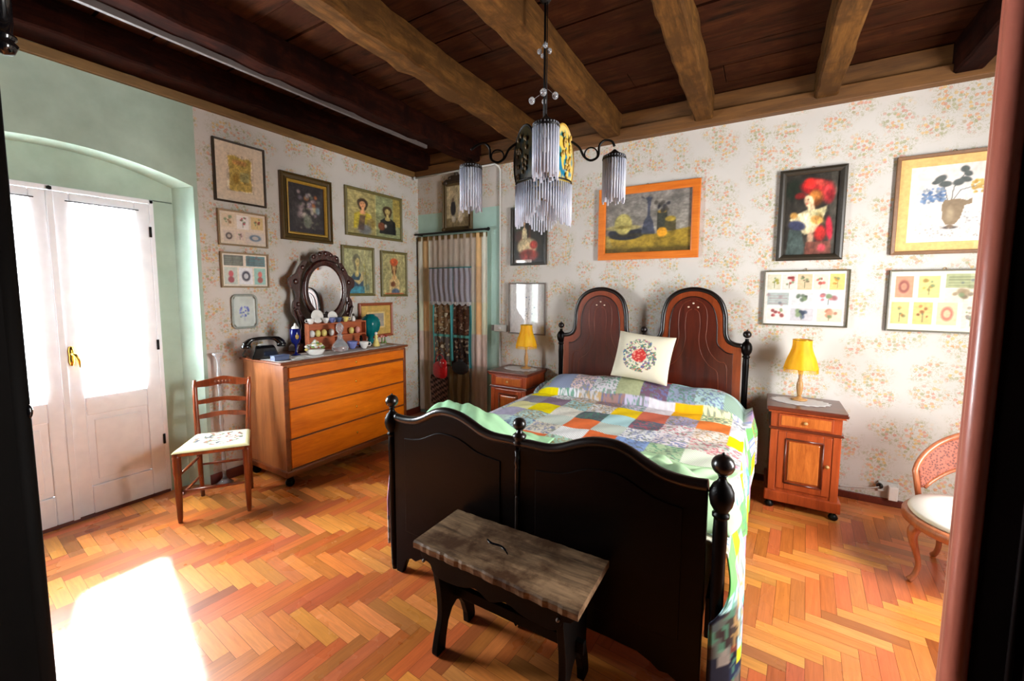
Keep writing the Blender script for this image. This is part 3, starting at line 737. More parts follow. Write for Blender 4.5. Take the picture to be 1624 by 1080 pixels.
# ================================================================ BEDSIDE CABINETS
def cabinet(loc, label, group=None):
    r = thing('bedside_cabinet', label, 'bedside cabinet', loc)
    w, d, h = .44, .40, .706; x0, x1 = -w / 2, w / 2; y0, y1 = -d, 0
    mb = MB(); mb.box(x0, x1, y0 - .012, y1, h - .028, h); mb.build('top', 'cherry_dark', r, bevel=.007)
    mb = MB(); mb.box(x0 + .012, x1 - .012, y0 - .002, y1, h - .04, h - .028); mb.build('top_moulding', 'cherry', r, bevel=.003)
    mb = MB(); a, b = x0 + .028, x1 - .028; f = y0 + .018
    mb.box(a, b, f, y1, .11, h - .04); mb.build('body', 'cherry', r, bevel=.002)
    mb = MB(); mb.box(a - .012, b + .012, f - .012, y1, h - .158, h - .142); mb.build('waist_moulding', 'cherry_dark', r, bevel=.004)
    mb = MB(); mb.box(a + .045, b - .045, f - .010, f + .01, h - .135, h - .047); dr = mb.build('drawer', 'cherry', r, bevel=.003)
    mb = MB(); mb.box(a + .058, b - .058, f - .013, f, h - .124, h - .058); mb.build('drawer_field', 'burl', dr, bevel=.002)
    mb = MB(); mb.M = Matrix.Translation((0, f - .012, h - .091)) @ Matrix.Rotation(PI / 2, 4, 'X'); mb.lathe([(.004, -.002), (.005, .006), (.011, .010), (.012, .016), (.006, .021), (0, .022)], n=14); k = mb.build('knob', 'lamp_wood', dr); k['label'] = 'round turned pale knob'
    for s in (a, b - .042): mb = MB(); mb.box(s, s + .042, f - .008, f, .115, h - .16); mb.build('pilaster', 'cherry', r, bevel=.004)
    mb = MB(); z0, z1 = .145, h - .17; c0, c1 = a + .046, b - .046
    mb.box(c0, c0 + .045, f - .008, f + .01, z0, z1); mb.box(c1 - .045, c1, f - .008, f + .01, z0, z1); mb.box(c0 + .045, c1 - .045, f - .008, f + .01, z0, z0 + .045); mb.box(c0 + .045, c1 - .045, f - .008, f + .01, z1 - .045, z1)
    do = mb.build('door', 'cherry', r, bevel=.003)
    mb = MB(); q0, q1, p0, p1 = c0 + .045, c1 - .045, z0 + .045, z1 - .045
    for (A, B) in (((q0, p0), (q1, p0)), ((q1, p0), (q1, p1)), ((q1, p1), (q0, p1)), ((q0, p1), (q0, p0))): mb.tube([(A[0], f - .008, A[1]), (B[0], f - .008, B[1])], .006, 8)
    mb.build('door_beading', 'cherry_dark', do)
    mb = MB(); mb.box(q0 + .016, q1 - .016, f - .009, f + .004, p0 + .016, p1 - .016); mb.build('burl_panel', 'burl', do, bevel=.006)
    mb = MB(); mb.M = Matrix.Translation((c1 - .02, f - .010, (z0 + z1) / 2 + .01)) @ Matrix.Rotation(PI / 2, 4, 'X'); mb.lathe([(.004, -.002), (.005, .006), (.011, .010), (.012, .016), (.006, .021), (0, .022)], n=14); k = mb.build('knob', 'lamp_wood', do); k['label'] = 'round turned pale knob'
    mb = MB(); mb.box(a - .018, b + .018, f - .022, y1, .052, .125); mb.build('plinth', 'cherry', r, bevel=.007)
    for sx in (a + .015, b - .015):
        for sy in (f + .01, y1 - .05):
            mb = MB(); mb.lathe([(.012, 0), (.024, .006), (.028, .018), (.02, .034), (.014, .04), (.02, .053)], (sx, sy, 0), 14); mb.build('foot', 'dark_iron', r)
    return r
cb0 = cabinet((3.785, -.055, 0), 'reddish wooden bedside cabinet standing right of the bed, its door fully in view')
dup(cb0, (1.485, -.02, 0), 0, 'reddish wooden bedside cabinet in the gap left of the bed, half hidden by the quilt')
def doily(loc, label, rx, ry):
    r = thing('doily', label, 'doily', loc, group='lace doilies on the bedside cabinets')
    mb = MB(); n = 72; rings = []
    for q in range(9):
        t = q / 8; rings.append(mb._v([(rx * t * (1 + (.05 if q == 8 else 0) * math.cos(18 * 2 * PI * k / n)) * math.cos(2 * PI * k / n), ry * t * (1 + (.05 if q == 8 else 0) * math.cos(18 * 2 * PI * k / n)) * math.sin(2 * PI * k / n), .0015 + .0008 * math.sin(k * 1.7 + q)) for k in range(n)]))
    for a, b in zip(rings, rings[1:]): mb._f([(a + k, a + (k + 1) % n, b + (k + 1) % n, b + k) for k in range(n)], True)
    mb.build('lace', 'lace_white', r, solid=.0015); return r
doily((3.76, -.235, .7075), 'oval white lace doily under the table lamp right of the bed', .17, .12)
doily((1.50, -.20, .7075), 'oval white lace doily under the table lamp left of the bed', .17, .12)
# ---- lamps
m, nt, bs = nodes_of('yellow_shade'); c = ramp(nt, noise(nt, coords(nt, (1, 1, .2)), 30, 2), [(.3, L4(250, 196, 14)), (.7, L4(255, 220, 44))])
nt.links.new(c, bs.inputs['Base Color']); bs.inputs['Roughness'].default_value = .6
t_ = N(nt, 'ShaderNodeBsdfTranslucent'); nt.links.new(c, t_.inputs[0]); mx = N(nt, 'ShaderNodeMixShader'); mx.inputs[0].default_value = .5
nt.links.new(bs.outputs[0], mx.inputs[1]); nt.links.new(t_.outputs[0], mx.inputs[2]); nt.links.new(mx.outputs[0], nt.nodes['Material Output'].inputs[0]); MATS['yellow_shade'] = m
def lamp(loc, label):
    r = thing('table_lamp', label, 'table lamp', loc, group=None)
    mb = MB(); mb.lathe([(.045, 0), (.05, .004), (.048, .010), (.03, .014), (.016, .020), (.012, .03)], n=20); mb.build('base', 'lamp_wood', r)
    mb = MB(); mb.lathe([(.011, .028), (.016, .05), (.021, .085), (.019, .12), (.012, .14), (.016, .146), (.01, .152), (.013, .19), (.016, .21), (.009, .225), (.009, .27)], n=16); mb.build('stem', 'lamp_wood', r)
    mb = MB(); prof = smoothcurve([(.104, .222), (.098, .245), (.086, .29), (.068, .34), (.058, .38), (.057, .425)], 4); n = 64; rings = []
    for rr, z in prof: rings.append(mb._v([(rr * (1 - .035 * abs(math.sin(4 * 2 * PI * k / n))) * math.cos(2 * PI * k / n), rr * (1 - .035 * abs(math.sin(4 * 2 * PI * k / n))) * math.sin(2 * PI * k / n), z + (.006 * abs(math.sin(8 * PI * k / n)) if z < .225 else 0)) for k in range(n)]))
    for a, b in zip(rings, rings[1:]): mb._f([(a + k, a + (k + 1) % n, b + (k + 1) % n, b + k) for k in range(n)], True)
    sh = mb.build('lamp_shade', 'yellow_shade', r, solid=.0015)
    mb = MB()
    for k in range(80):
        a = 2 * PI * k / 80; rr = .1; mb.bar((rr * math.cos(a), rr * math.sin(a), .226), (rr * 1.02 * math.cos(a), rr * 1.02 * math.sin(a), .196 + .006 * (k % 2)), .0035, .0015)
    mb.build('fringe', 'yellow_shade', sh)
    mb = MB(); mb.tube([(.058 * math.cos(2 * PI * k / 24), .058 * math.sin(2 * PI * k / 24), .426) for k in range(24)], .0028, 6, closed=True); mb.build('top_trim', 'brass', sh)
    mb = MB()
    for k in range(3): mb.tube([(0, 0, .41), (.057 * math.cos(k * 2.094), .057 * math.sin(k * 2.094), .42)], .0015, 5)
    mb.ball((0, 0, .31), (.02, .02, .028), 12, 8); mb.build('bulb_and_carrier', 'white_paint', r)
    return r
lp = lamp((3.757, -.20, .711), 'small table lamp with a yellow fringed shade on the cabinet right of the bed')
dup(lp, (1.545, -.165, .711), .4, 'small table lamp with a yellow fringed shade on the cabinet left of the bed')

# ================================================================ BENCH
bn = thing('bench', 'old worn dark wooden bench with a scarred plank top in front of the footboard', 'bench', (2.712, -2.425, 0))
T = Matrix.Translation((-2.712, 2.425, 0))
mb = MB(); mb.M = T
n = 40; rings = []; rr_ = random.Random(5)
top = [(2.362, -2.275), (3.062, -2.275), (3.072, -2.585), (2.352, -2.565)]

for i in range(n + 1):
    t = i / n; xa = 2.355 + .71 * t; ja = rr_.uniform(-.002, .002); jb = rr_.uniform(-.003, .003)
    yb, yf = -2.276 + ja, -2.568 - .016 * t + jb
    rings.append(mb._v([(xa, yf, .442), (xa, yf, .464), (xa, yf + .006, .470), (xa, (yf + yb) / 2, .4695 + .0012 * math.sin(i * .7)), (xa, yb - .005, .470), (xa, yb, .465), (xa, yb, .442)]))
for a, b in zip(rings, rings[1:]): mb._f([(a + k, a + (k + 1) % 7, b + (k + 1) % 7, b + k) for k in range(7)], False)
mb._f([tuple(rings[0] + k for k in range(7)), tuple(rings[-1] + k for k in range(6, -1, -1))], False)
tp = mb.build('plank_top', 'bench_top', bn)
mb = MB(); mb.M = T; mb.tube([(x, y, .4693) for x, y in smoothcurve([(2.60, -2.40), (2.63, -2.415), (2.67, -2.412), (2.70, -2.425), (2.73, -2.45)], 4)], [.003, .004, .005, .006, .0065, .007, .007, .007, .006, .006, .006, .006, .006, .005, .005, .004, .003], 8, flat=.35); mb.build('split_in_the_wood', 'black_gloss', tp)

for s, x in ((-1, 2.445), (1, 2.985)):
    poly = smoothcurve([(-2.545, 0), (-2.550, .02), (-2.535, .08), (-2.515, .15), (-2.520, .25), (-2.54, .36), (-2.545, .442)], 4) + smoothcurve([(-2.295, .442), (-2.30, .36), (-2.315, .25), (-2.32, .15), (-2.30, .08), (-2.288, .02), (-2.293, 0)], 4) + [(-2.34, 0), (-2.345, .05), (-2.365, .11), (-2.39, .15), (-2.42, .165), (-2.45, .15), (-2.475, .11), (-2.49, .05), (-2.497, 0)]
    mb = MB(); mb.M = T; mb.prism(poly, x - .014, x + .014, ax='x'); mb.build('end_board', 'bench_leg', bn, bevel=.003)
for y in (-2.545, -2.30):
    poly = [(2.38, .442), (3.045, .442)] + smoothcurve([(3.045, .42), (3.03, .40), (3.0, .39), (2.985, .36), (2.95, .345), (2.85, .35), (2.78, .37), (2.715, .345), (2.65, .37), (2.58, .35), (2.48, .345), (2.445, .36), (2.43, .39), (2.395, .40), (2.38, .42)], 3)
    mb = MB(); mb.M = T; mb.prism(poly, y - .008, y + .008); mb.build('apron', 'bench_leg', bn, bevel=.002)
mb = MB(); mb.M = T; mb.box(2.40, 3.03, -2.432, -2.408, .19, .235); mb.build('stretcher', 'bench_leg', bn, bevel=.003)
for x in (2.40, 2.985): mb = MB(); mb.M = T; mb.ball((x, -2.556, .395), .007, 10, 6); mb.build('glint_peg', 'frame_grey', bn)  # small grey balls stand in for glints on the dark bench

# ================================================================ DRESSER
dr = thing('chest_of_drawers', 'large orange brown chest of four drawers against the flowered left wall', 'chest of drawers', (0, -1.42, 0))
T = Matrix.Translation((0, 1.42, 0)); D0, D1, DX = -2.035, -.80, .575
mb = MB(); mb.M = T; mb.box(.02, DX + .012, D0 - .01, D1 + .01, .925, .945); mb.build('top', 'dresser_trim', dr, bevel=.006)
mb = MB(); mb.M = T; mb.box(.025, DX - .005, D0 + .015, D1 - .015, .13, .925); mb.build('carcass', 'dresser_side', dr, bevel=.003)
mb = MB(); mb.M = T
for y in (D0 + .012, D1 - .045): mb.box(DX - .012, DX + .002, y, y + .033, .12, .915)
mb.build('corner_post', 'dresser_trim', dr, bevel=.008)
mb = MB(); mb.M = T; mb.box(.02, DX + .01, D0 + .004, D1 - .004, .085, .135); mb.build('base_moulding', 'dresser_trim', dr, bevel=.01)
zs_ = [(.825, .905), (.60, .80), (.372, .59), (.145, .362)]
for i, (a, b) in enumerate(zs_):
    mb = MB(); mb.M = T; out = DX + (.014 if i == 0 else .004)
    mb.box(DX - .02, out, D0 + .05, D1 - .05, a, b); d_ = mb.build('drawer', 'dresser_orange', dr, bevel=.005)
    mb = MB(); mb.M = T @ Matrix.Translation((out, -1.4, (a + b) / 2)) @ Matrix.Rotation(PI / 2, 4, 'Y'); mb.lathe([(.011, 0), (.010, .003), (.007, .0045), (0, .005)], n=12, sy=.7); e = mb.build('keyhole_plate', 'brass', d_); e['label'] = 'small metal keyhole plate'
    mb = MB(); mb.M = T; mb.box(DX - .01, DX + .008, D0 + .045, D1 - .045, a - .012 if i else a - .02, a - .004); mb.build('drawer_bead', 'dresser_trim', d_, bevel=.002)
for y in (D0 + .06, D1 - .06):
    for x in (.07, DX - .05):
        mb = MB(); mb.M = T; mb.lathe([(.018, 0), (.03, .012), (.034, .035), (.022, .058), (.03, .07), (.03, .09)], (x, y, 0), 16); mb.build('leg', 'bed_dark', dr)
# ================================================================ PICTURES (painted into vertex colours, seeded and procedural)
class Canvas:
    def __init__(s, w, h, bg, res=.0042):
        s.w, s.h = w, h; s.nx, s.ny = max(8, int(w / res)), max(8, int(h / res))
        U, V = np.meshgrid(np.linspace(0, 1, s.nx + 1), np.linspace(0, 1, s.ny + 1)); s.U, s.V = U, V
        s.a = np.zeros(U.shape + (3,)); s.a[:] = bg; s.rng = np.random.default_rng(int(w * 1000) + int(h * 777))
    def put(s, m, c):
        m = np.clip(m, 0, 1)[..., None]; s.a = s.a * (1 - m) + np.array(c, float) * m; return s
    def ell(s, u, v, ru, rv, c, soft=.12, rot=0., al=1.):
        asp = s.w / s.h; du = (s.U - u) * asp; dv = s.V - v; ca, sa = math.cos(rot), math.sin(rot)
        x = (du * ca + dv * sa) / (ru * asp); y = (-du * sa + dv * ca) / rv
        return s.put((1 - np.sqrt(x * x + y * y)) / soft * al if al == 1 else np.clip((1 - np.sqrt(x * x + y * y)) / soft, 0, 1) * al, c)
    def rect(s, u0, u1, v0, v1, c, al=1.):
        return s.put(((s.U >= u0) & (s.U <= u1) & (s.V >= v0) & (s.V <= v1)) * al, c)
    def poly(s, P, c, al=1.):
        inside = np.zeros(s.U.shape, bool); n = len(P)
        for i in range(n):
            (x1, y1), (x2, y2) = P[i], P[(i + 1) % n]
            if y1 == y2: continue
            cnd = ((s.V >= min(y1, y2)) & (s.V < max(y1, y2))); xx = x1 + (s.V - y1) * (x2 - x1) / (y2 - y1)
            inside ^= cnd & (s.U < xx)
        return s.put(inside * al, c)
    def line(s, P, wd, c, al=1.):
        asp = s.w / s.h; d = np.full(s.U.shape, 9.)
        for (x1, y1), (x2, y2) in zip(P, P[1:]):
            ax, ay, bx, by = x1 * asp, y1, x2 * asp, y2; L = max(1e-9, (bx - ax) ** 2 + (by - ay) ** 2)
            t = np.clip(((s.U * asp - ax) * (bx - ax) + (s.V - ay) * (by - ay)) / L, 0, 1)
            d = np.minimum(d, np.hypot(s.U * asp - ax - t * (bx - ax), s.V - ay - t * (by - ay)))
        return s.put(np.clip((wd - d) / (wd * .5), 0, 1) * al, c)
    def mottle(s, amt, cells=12, m=None):
        g = s.rng.random((cells + 2, cells + 2)); fx = s.U * cells; fy = s.V * cells; i = fx.astype(int); j = fy.astype(int); a = fx - i; b = fy - j
        v = (g[j, i] * (1 - a) + g[j, i + 1] * a) * (1 - b) + (g[j + 1, i] * (1 - a) + g[j + 1, i + 1] * a) * b
        k = (v - .5) * 2 * amt
        if m is not None: k = k * m
        s.a = np.clip(s.a * (1 + k[..., None]), 0, 255); return s
    def blobs(s, n, box, rr, cs, soft=.5, al=.85):
        for _ in range(n):
            u = s.rng.uniform(box[0], box[1]); v = s.rng.uniform(box[2], box[3]); r = s.rng.uniform(*rr)
            s.ell(u, v, r, r * s.w / s.h * s.rng.uniform(.7, 1.2), cs[int(s.rng.integers(len(cs)))], soft, s.rng.uniform(0, 3), al)
        return s
    def soft(s, n=2):
        for _ in range(n):
            p = np.pad(s.a, ((1, 1), (1, 1), (0, 0)), 'edge'); s.a = (p[:-2, 1:-1] + p[2:, 1:-1] + p[1:-1, :-2] + p[1:-1, 2:] + 2 * p[1:-1, 1:-1]) / 6
        return s
    def cols(s): return [tuple(c) for c in lin(np.clip(s.a, 0, 255)).reshape(-1, 3)]

def picture(name, label, cat, wall, a0, a1, z0, z1, fw, fcol, paint, depth=.022, mount=0, mountcol=None, glass=True, art='print', tilt=0., roll=0., prof='flat', off=.003, group=None, mat='print', slip=None):
    w, h = a1 - a0, z1 - z0
    if wall == 'back': loc = ((a0 + a1) / 2, -off, z0); rz = 0
    else: loc = (off, (a0 + a1) / 2, z0); rz = PI / 2
    r = thing(name, label, cat, loc, rz, group); r.rotation_euler = (-tilt, roll, rz)
    def rings(mb, prof_):
        rs = []
        for ins, dp in prof_:
            x0, x1, y0, y1 = -w / 2 + ins, w / 2 - ins, ins, h - ins
            rs.append(mb._v([(x0, -dp, y0), (x1, -dp, y0), (x1, -dp, y1), (x0, -dp, y1)]))
        for a, b in zip(rs, rs[1:]): mb._f([(a + k, a + (k + 1) % 4, b + (k + 1) % 4, b + k) for k in range(4)], False)
    P = {'flat': [(0, 0), (0, depth), (fw * .12, depth + .002), (fw * .85, depth), (fw, depth - .004), (fw, .004)],
         'round': [(0, 0), (0, depth * .7), (fw * .15, depth * .95), (fw * .45, depth * 1.1), (fw * .75, depth * .9), (fw, depth * .6), (fw, .004)],
         'gilt': [(0, 0), (0, depth * .8), (fw * .1, depth), (fw * .28, depth * 1.15), (fw * .4, depth * .7), (fw * .62, depth * .55), (fw * .7, depth * .75), (fw * .82, depth * .72), (fw, depth * .4), (fw, .004)]}[prof]
    mb = MB(); rings(mb, P); mb.build('frame', fcol, r)
    mb = MB(); mb.box(-w / 2 + .004, w / 2 - .004, -.003, 0, .004, h - .004); mb.build('backing', 'trim_wood', r)
    ins = fw
    if slip:
        mb = MB(); rings(mb, [(ins, depth * .75), (ins + slip[0] * .5, depth * .8), (ins + slip[0], depth * .45), (ins + slip[0], .004)]); mb.build('inner_slip', slip[1], r); ins += slip[0]
    if mount:
        mb = MB(); rings(mb, [(ins - .002, .0085), (ins + mount, .0085), (ins + mount + .002, .006), (ins + mount + .002, .005)]); mb.build('mount', mountcol, r)
        pi = ins + mount
    else: pi = ins - .001
    pw, ph = w - 2 * pi, h - 2 * pi
    cv = Canvas(pw, ph, (255, 255, 255)); paint(cv)
    if paint in BRUSHED: cv.soft().mottle(.16, 15).mottle(.13, 34).mottle(.10, 60)
    else: cv.mottle(.05, 40)
    mb = MB(); mb.grid(lambda u, v: (-pw / 2 + pw * u, -.005, pi + ph * v), cv.nx, cv.ny, smooth=False, cols=cv.cols()); mb.build(art, mat, r)
    if glass:
        mb = MB(); mb._v([(-w / 2 + fw - .001, -depth * .55, fw - .001), (w / 2 - fw + .001, -depth * .55, fw - .001), (w / 2 - fw + .001, -depth * .55, h - fw + .001), (-w / 2 + fw - .001, -depth * .55, h - fw + .001)]); mb._f([(0, 1, 2, 3)], False); mb.build('glass', 'picture_glass', r)
    mb = MB(); mb.tube([(.008 * math.cos(t), -.004, h + .004 + .008 * math.sin(t)) for t in np.linspace(0, 2 * PI, 12)[:-1]], .0015, 5, closed=True); mb.build('hanging_ring', 'brass', r)
    return r
SK = (214, 170, 130)
def figure(c, u, v, s, hair, dress, skin=SK, hat=None, look=0):
    """bust of a woman: hair, face, neck, shoulders"""
    c.ell(u, v + .02 * s, .17 * s, .2 * s, hair, .15); c.ell(u, v - .12 * s, .13 * s, .16 * s, hair, .2)
    c.ell(u + look, v - .03 * s, .095 * s, .135 * s, skin, .12); c.rect(u - .04 * s + look, u + .045 * s + look, v - .3 * s, v - .1 * s, skin)
    c.poly([(u - .27 * s, v - .95 * s), (u - .24 * s, v - .42 * s), (u - .08 * s, v - .28 * s), (u + .09 * s, v - .28 * s), (u + .26 * s, v - .42 * s), (u + .28 * s, v - .95 * s)], dress)
    c.ell(u + .0, v - .33 * s, .10 * s, .09 * s, skin, .2)
    for d in (-.035, .035): c.ell(u + look + d * s, v - .01 * s, .014 * s, .012 * s, (60, 40, 30), .5)
    c.ell(u + look, v - .10 * s, .025 * s, .012 * s, (170, 70, 60), .5); c.ell(u + look, v - .055 * s, .01 * s, .03 * s, (190, 140, 104), .6)
    if hat: c.ell(u, v + .1 * s, .19 * s, .11 * s, hat, .15)
def p_mapletter(c):
    c.a[:] = (224, 206, 182); c.poly([(.1, .06), (.16, .02), (.9, .05), (.93, .1), (.9, .5), (.94, .88), (.86, .95), (.6, .9), (.3, .97), (.08, .93), (.12, .5)], (196, 168, 88)); c.mottle(.16, 14)
    c.rect(.25, .75, .74, .86, (190, 120, 80), .5); c.rect(.5, .85, .3, .55, (140, 150, 120), .5); c.ell(.35, .35, .14, .16, (176, 140, 60), .4)
    for k in range(6): c.line([(.2, .25 + .08 * k), (.8, .24 + .08 * k)], .004, (130, 100, 60), .5)
def p_bouquet_dark(c):
    c.a[:] = (52, 48, 50); c.mottle(.3, 5); c.rect(0, 1, 0, .12, (44, 40, 46))
    c.blobs(16, (.2, .75, .35, .85), (.06, .13), [(150, 130, 140), (170, 150, 150), (128, 116, 130), (196, 186, 170)], .6)
    c.blobs(9, (.45, .9, .4, .8), (.05, .09), [(196, 110, 60), (180, 170, 130), (120, 126, 110), (160, 150, 160)], .6)
    c.ell(.52, .25, .14, .17, (120, 124, 110), .3); c.ell(.82, .5, .08, .1, (130, 150, 160), .5); c.blobs(20, (.3, .8, .1, .6), (.02, .04), [(96, 104, 80), (150, 140, 120)], .5)
def p_two(c):
    c.a[:] = (172, 160, 104); c.mottle(.08, 6); c.rect(.5, .515, 0, 1, (206, 196, 130)); c.rect(.515, 1, 0, 1, (150, 156, 112)); c.rect(.85, 1, .3, 1, (190, 160, 70), .7)
    figure(c, .27, .72, .62, (64, 50, 34), (190, 170, 50), (220, 160, 110)); c.ell(.42, .28, .1, .16, (150, 130, 70), .4); c.ell(.3, .12, .16, .16, (120, 120, 120), .4); c.poly([(.22, .45), (.32, .45), (.28, .1), (.18, .1)], (90, 66, 60), .8)
    figure(c, .74, .66, .6, (70, 52, 30), (30, 34, 34), (196, 176, 110)); c.ell(.62, .26, .08, .12, (120, 66, 40), .3); c.ell(.70, .28, .03, .06, (196, 190, 180), .4)
def stamps(cells, bg=(226, 208, 186)):
    def f(c):
        c.a[:] = bg
        for (u0, u1, v0, v1, b, kind, col) in cells:
            c.rect(u0, u1, v0, v1, b); um, vm, du, dv = (u0 + u1) / 2, (v0 + v1) / 2, (u1 - u0), (v1 - v0)
            if kind == 'o': c.ell(um, vm, du * .36, dv * .36, col, .3); c.ell(um, vm, du * .2, dv * .2, b, .3, al=.8)
            elif kind == 'f': c.blobs(7, (u0 + du * .25, u1 - du * .25, v0 + dv * .35, v1 - dv * .15), (du * .08, du * .17), [col, tuple(x * .75 for x in col), (120, 140, 100)], .5); c.line([(um, v0 + dv * .1), (um, vm)], dv * .02, (110, 120, 90))
            elif kind == 'l':
                for k in range(4): c.rect(u0 + du * .06, u1 - du * .06, v0 + dv * (.12 + .2 * k), v0 + dv * (.2 + .2 * k), col, .5)
                c.blobs(5, (u0, u1, v0, v1), (du * .06, du * .14), [col, (90, 100, 110)], .6, .6)
            elif kind == 'p': c.ell(um, vm + dv * .12, du * .22, dv * .22, col, .3); c.ell(um, vm - dv * .22, du * .28, dv * .22, tuple(x * .8 for x in col), .3)
    return f
p_st1 = stamps([(.06, .32, .52, .92, (222, 200, 170), 'f', (190, 130, 80)), (.37, .62, .5, .93, (240, 230, 224), 'f', (196, 60, 80)), (.67, .95, .52, .93, (220, 190, 130), 'f', (206, 80, 60)), (.08, .3, .08, .42, (214, 196, 180), 'o', (84, 72, 70)), (.34, .5, .14, .4, (222, 200, 186), 'f', (150, 110, 110)), (.54, .97, .08, .42, (216, 202, 190), 'o', (110, 130, 150))])
p_st2 = stamps([(.05, .46, .64, .95, (116, 120, 112), 'l', (140, 150, 136)), (.52, .96, .64, .95, (96, 140, 146), 'l', (120, 90, 90)), (.05, .32, .06, .58, (196, 206, 196), 'p', (206, 100, 110)), (.36, .66, .06, .58, (236, 236, 240), 'o', (70, 70, 84)), (.70, .96, .06, .58, (160, 206, 196), 'p', (220, 120, 110))], (232, 222, 206))
def p_tray(c):
    c.a[:] = (196, 206, 200); c.mottle(.05, 8); c.blobs(26, (.3, .72, .3, .68), (.03, .08), [(120, 130, 200), (90, 100, 180), (150, 160, 214), (120, 150, 160)], .5); c.line([(.5, .2), (.5, .5)], .01, (120, 140, 190))
def p_w1(c):
    c.a[:] = (172, 170, 124); c.mottle(.07, 6); figure(c, .44, .72, .85, (112, 110, 86), (58, 84, 104), (206, 186, 120), look=.03); c.poly([(.3, .3), (.5, .2), (.66, .3), (.7, .5), (.62, .5), (.52, .3)], (206, 186, 130)); c.rect(.15, .7, 0, .16, (70, 140, 160)); c.ell(.8, .14, .1, .1, (120, 140, 120), .4); c.line([(.78, .1), (.74, .62)], .01, (120, 110, 60)); c.blobs(6, (.68, .85, .4, .68), (.03, .05), [(180, 170, 90), (150, 150, 100)])
def p_w2(c):
    c.a[:] = (180, 172, 120); c.mottle(.07, 6); figure(c, .5, .70, .85, (110, 70, 40), (214, 186, 130), (216, 170, 110), (206, 96, 52)); c.ell(.5, .80, .19, .1, (214, 100, 56), .2); c.ell(.45, .25, .12, .08, (130, 80, 50), .3); c.ell(.55, .06, .2, .1, (100, 116, 140), .3); c.rect(.1, .9, 0, .03, (190, 110, 70))
def p_smallinner(c):
    c.a[:] = (214, 176, 96); c.rect(.2, .8, .22, .78, (236, 206, 140)); c.rect(.24, .76, .27, .73, (176, 164, 150)); c.mottle(.08, 10); c.blobs(8, (.3, .7, .3, .6), (.03, .07), [(190, 150, 150), (150, 150, 140)])
def p_ornate(c):
    c.a[:] = (190, 176, 140); c.mottle(.1, 6); c.rect(0, 1, 0, .22, (120, 104, 70), .8); c.ell(.3, .46, .13, .2, (34, 30, 36), .2); c.ell(.3, .66, .06, .06, (120, 100, 80), .3); c.ell(.62, .4, .14, .2, (206, 196, 176), .3); c.ell(.6, .6, .06, .06, (190, 150, 120), .3); c.ell(.33, .2, .12, .1, (190, 184, 170), .4); c.ell(.62, .18, .14, .1, (200, 190, 170), .4)
def p_redlady(c):
    c.a[:] = (40, 30, 24); c.mottle(.3, 6); c.ell(.2, .72, .22, .22, (34, 44, 26), .4); c.ell(.75, .75, .24, .2, (34, 44, 26), .4); c.ell(.2, .5, .2, .14, (76, 40, 28), .4); c.rect(.5, .56, .4, .95, (70, 36, 24))
    c.ell(.45, .30, .36, .19, (206, 184, 140), .25); c.ell(.66, .33, .14, .09, (186, 60, 44), .3); c.ell(.5, .14, .36, .13, (150, 54, 44), .3); c.mottle(.2, 16); c.rect(.08, .6, 0, .06, (210, 196, 186))
    figure(c, .36, .74, .3, (50, 30, 20), (206, 190, 150), (224, 180, 140))
def p_faint(c):
    c.a[:] = (214, 212, 210); c.blobs(14, (.45, .72, .3, .75), (.012, .03), [(120, 130, 150), (90, 110, 140), (150, 150, 160)], .5); c.line([(.5, .15), (.56, .7)], .006, (140, 140, 130)); c.blobs(8, (.4, .7, .08, .3), (.02, .04), [(150, 160, 170), (190, 190, 180)])
def p_still(c):
    c.a[:] = (128, 124, 118); c.put(np.clip(1.2 - c.V * 1.2, 0, 1) * .35, (150, 140, 120)); c.mottle(.05, 5); c.rect(0, 1, 0, .30, (122, 104, 34)); c.poly([(0, .3), (.62, .3), (1, .38), (1, .1), (0, .1)], (150, 124, 44)); c.mottle(.12, 9); c.rect(0, 1, 0, .07, (96, 78, 30))
    c.ell(.25, .33, .24, .12, (44, 46, 54), .15); c.ell(.22, .43, .23, .055, (168, 156, 104), .15); c.ell(.22, .49, .115, .19, (176, 164, 96), .12); c.ell(.22, .44, .12, .03, (130, 118, 60), .3)
    c.poly([(.44, .3), (.60, .3), (.575, .5), (.535, .62), (.545, .86), (.565, .9), (.52, .93), (.48, .9), (.505, .86), (.51, .62), (.465, .5)], (72, 76, 90)); c.line([(.47, .9), (.44, .93)], .012, (60, 60, 70))
    c.rect(.62, .73, .34, .66, (60, 62, 54)); c.ell(.675, .66, .06, .03, (160, 130, 60), .2); c.blobs(12, (.6, .76, .66, .82), (.02, .035), [(44, 44, 52), (70, 66, 60)], .4)
    c.rect(.71, .83, .34, .52, (78, 72, 48)); c.ell(.77, .53, .065, .05, (176, 150, 60), .2); c.ell(.68, .32, .065, .09, (226, 156, 40), .2); c.ell(.3, .3, .3, .04, (70, 60, 30), .6, al=.5)
    c.poly([(0, .32), (.05, .3), (.09, .1), (0, .1)], (150, 140, 90), .6)
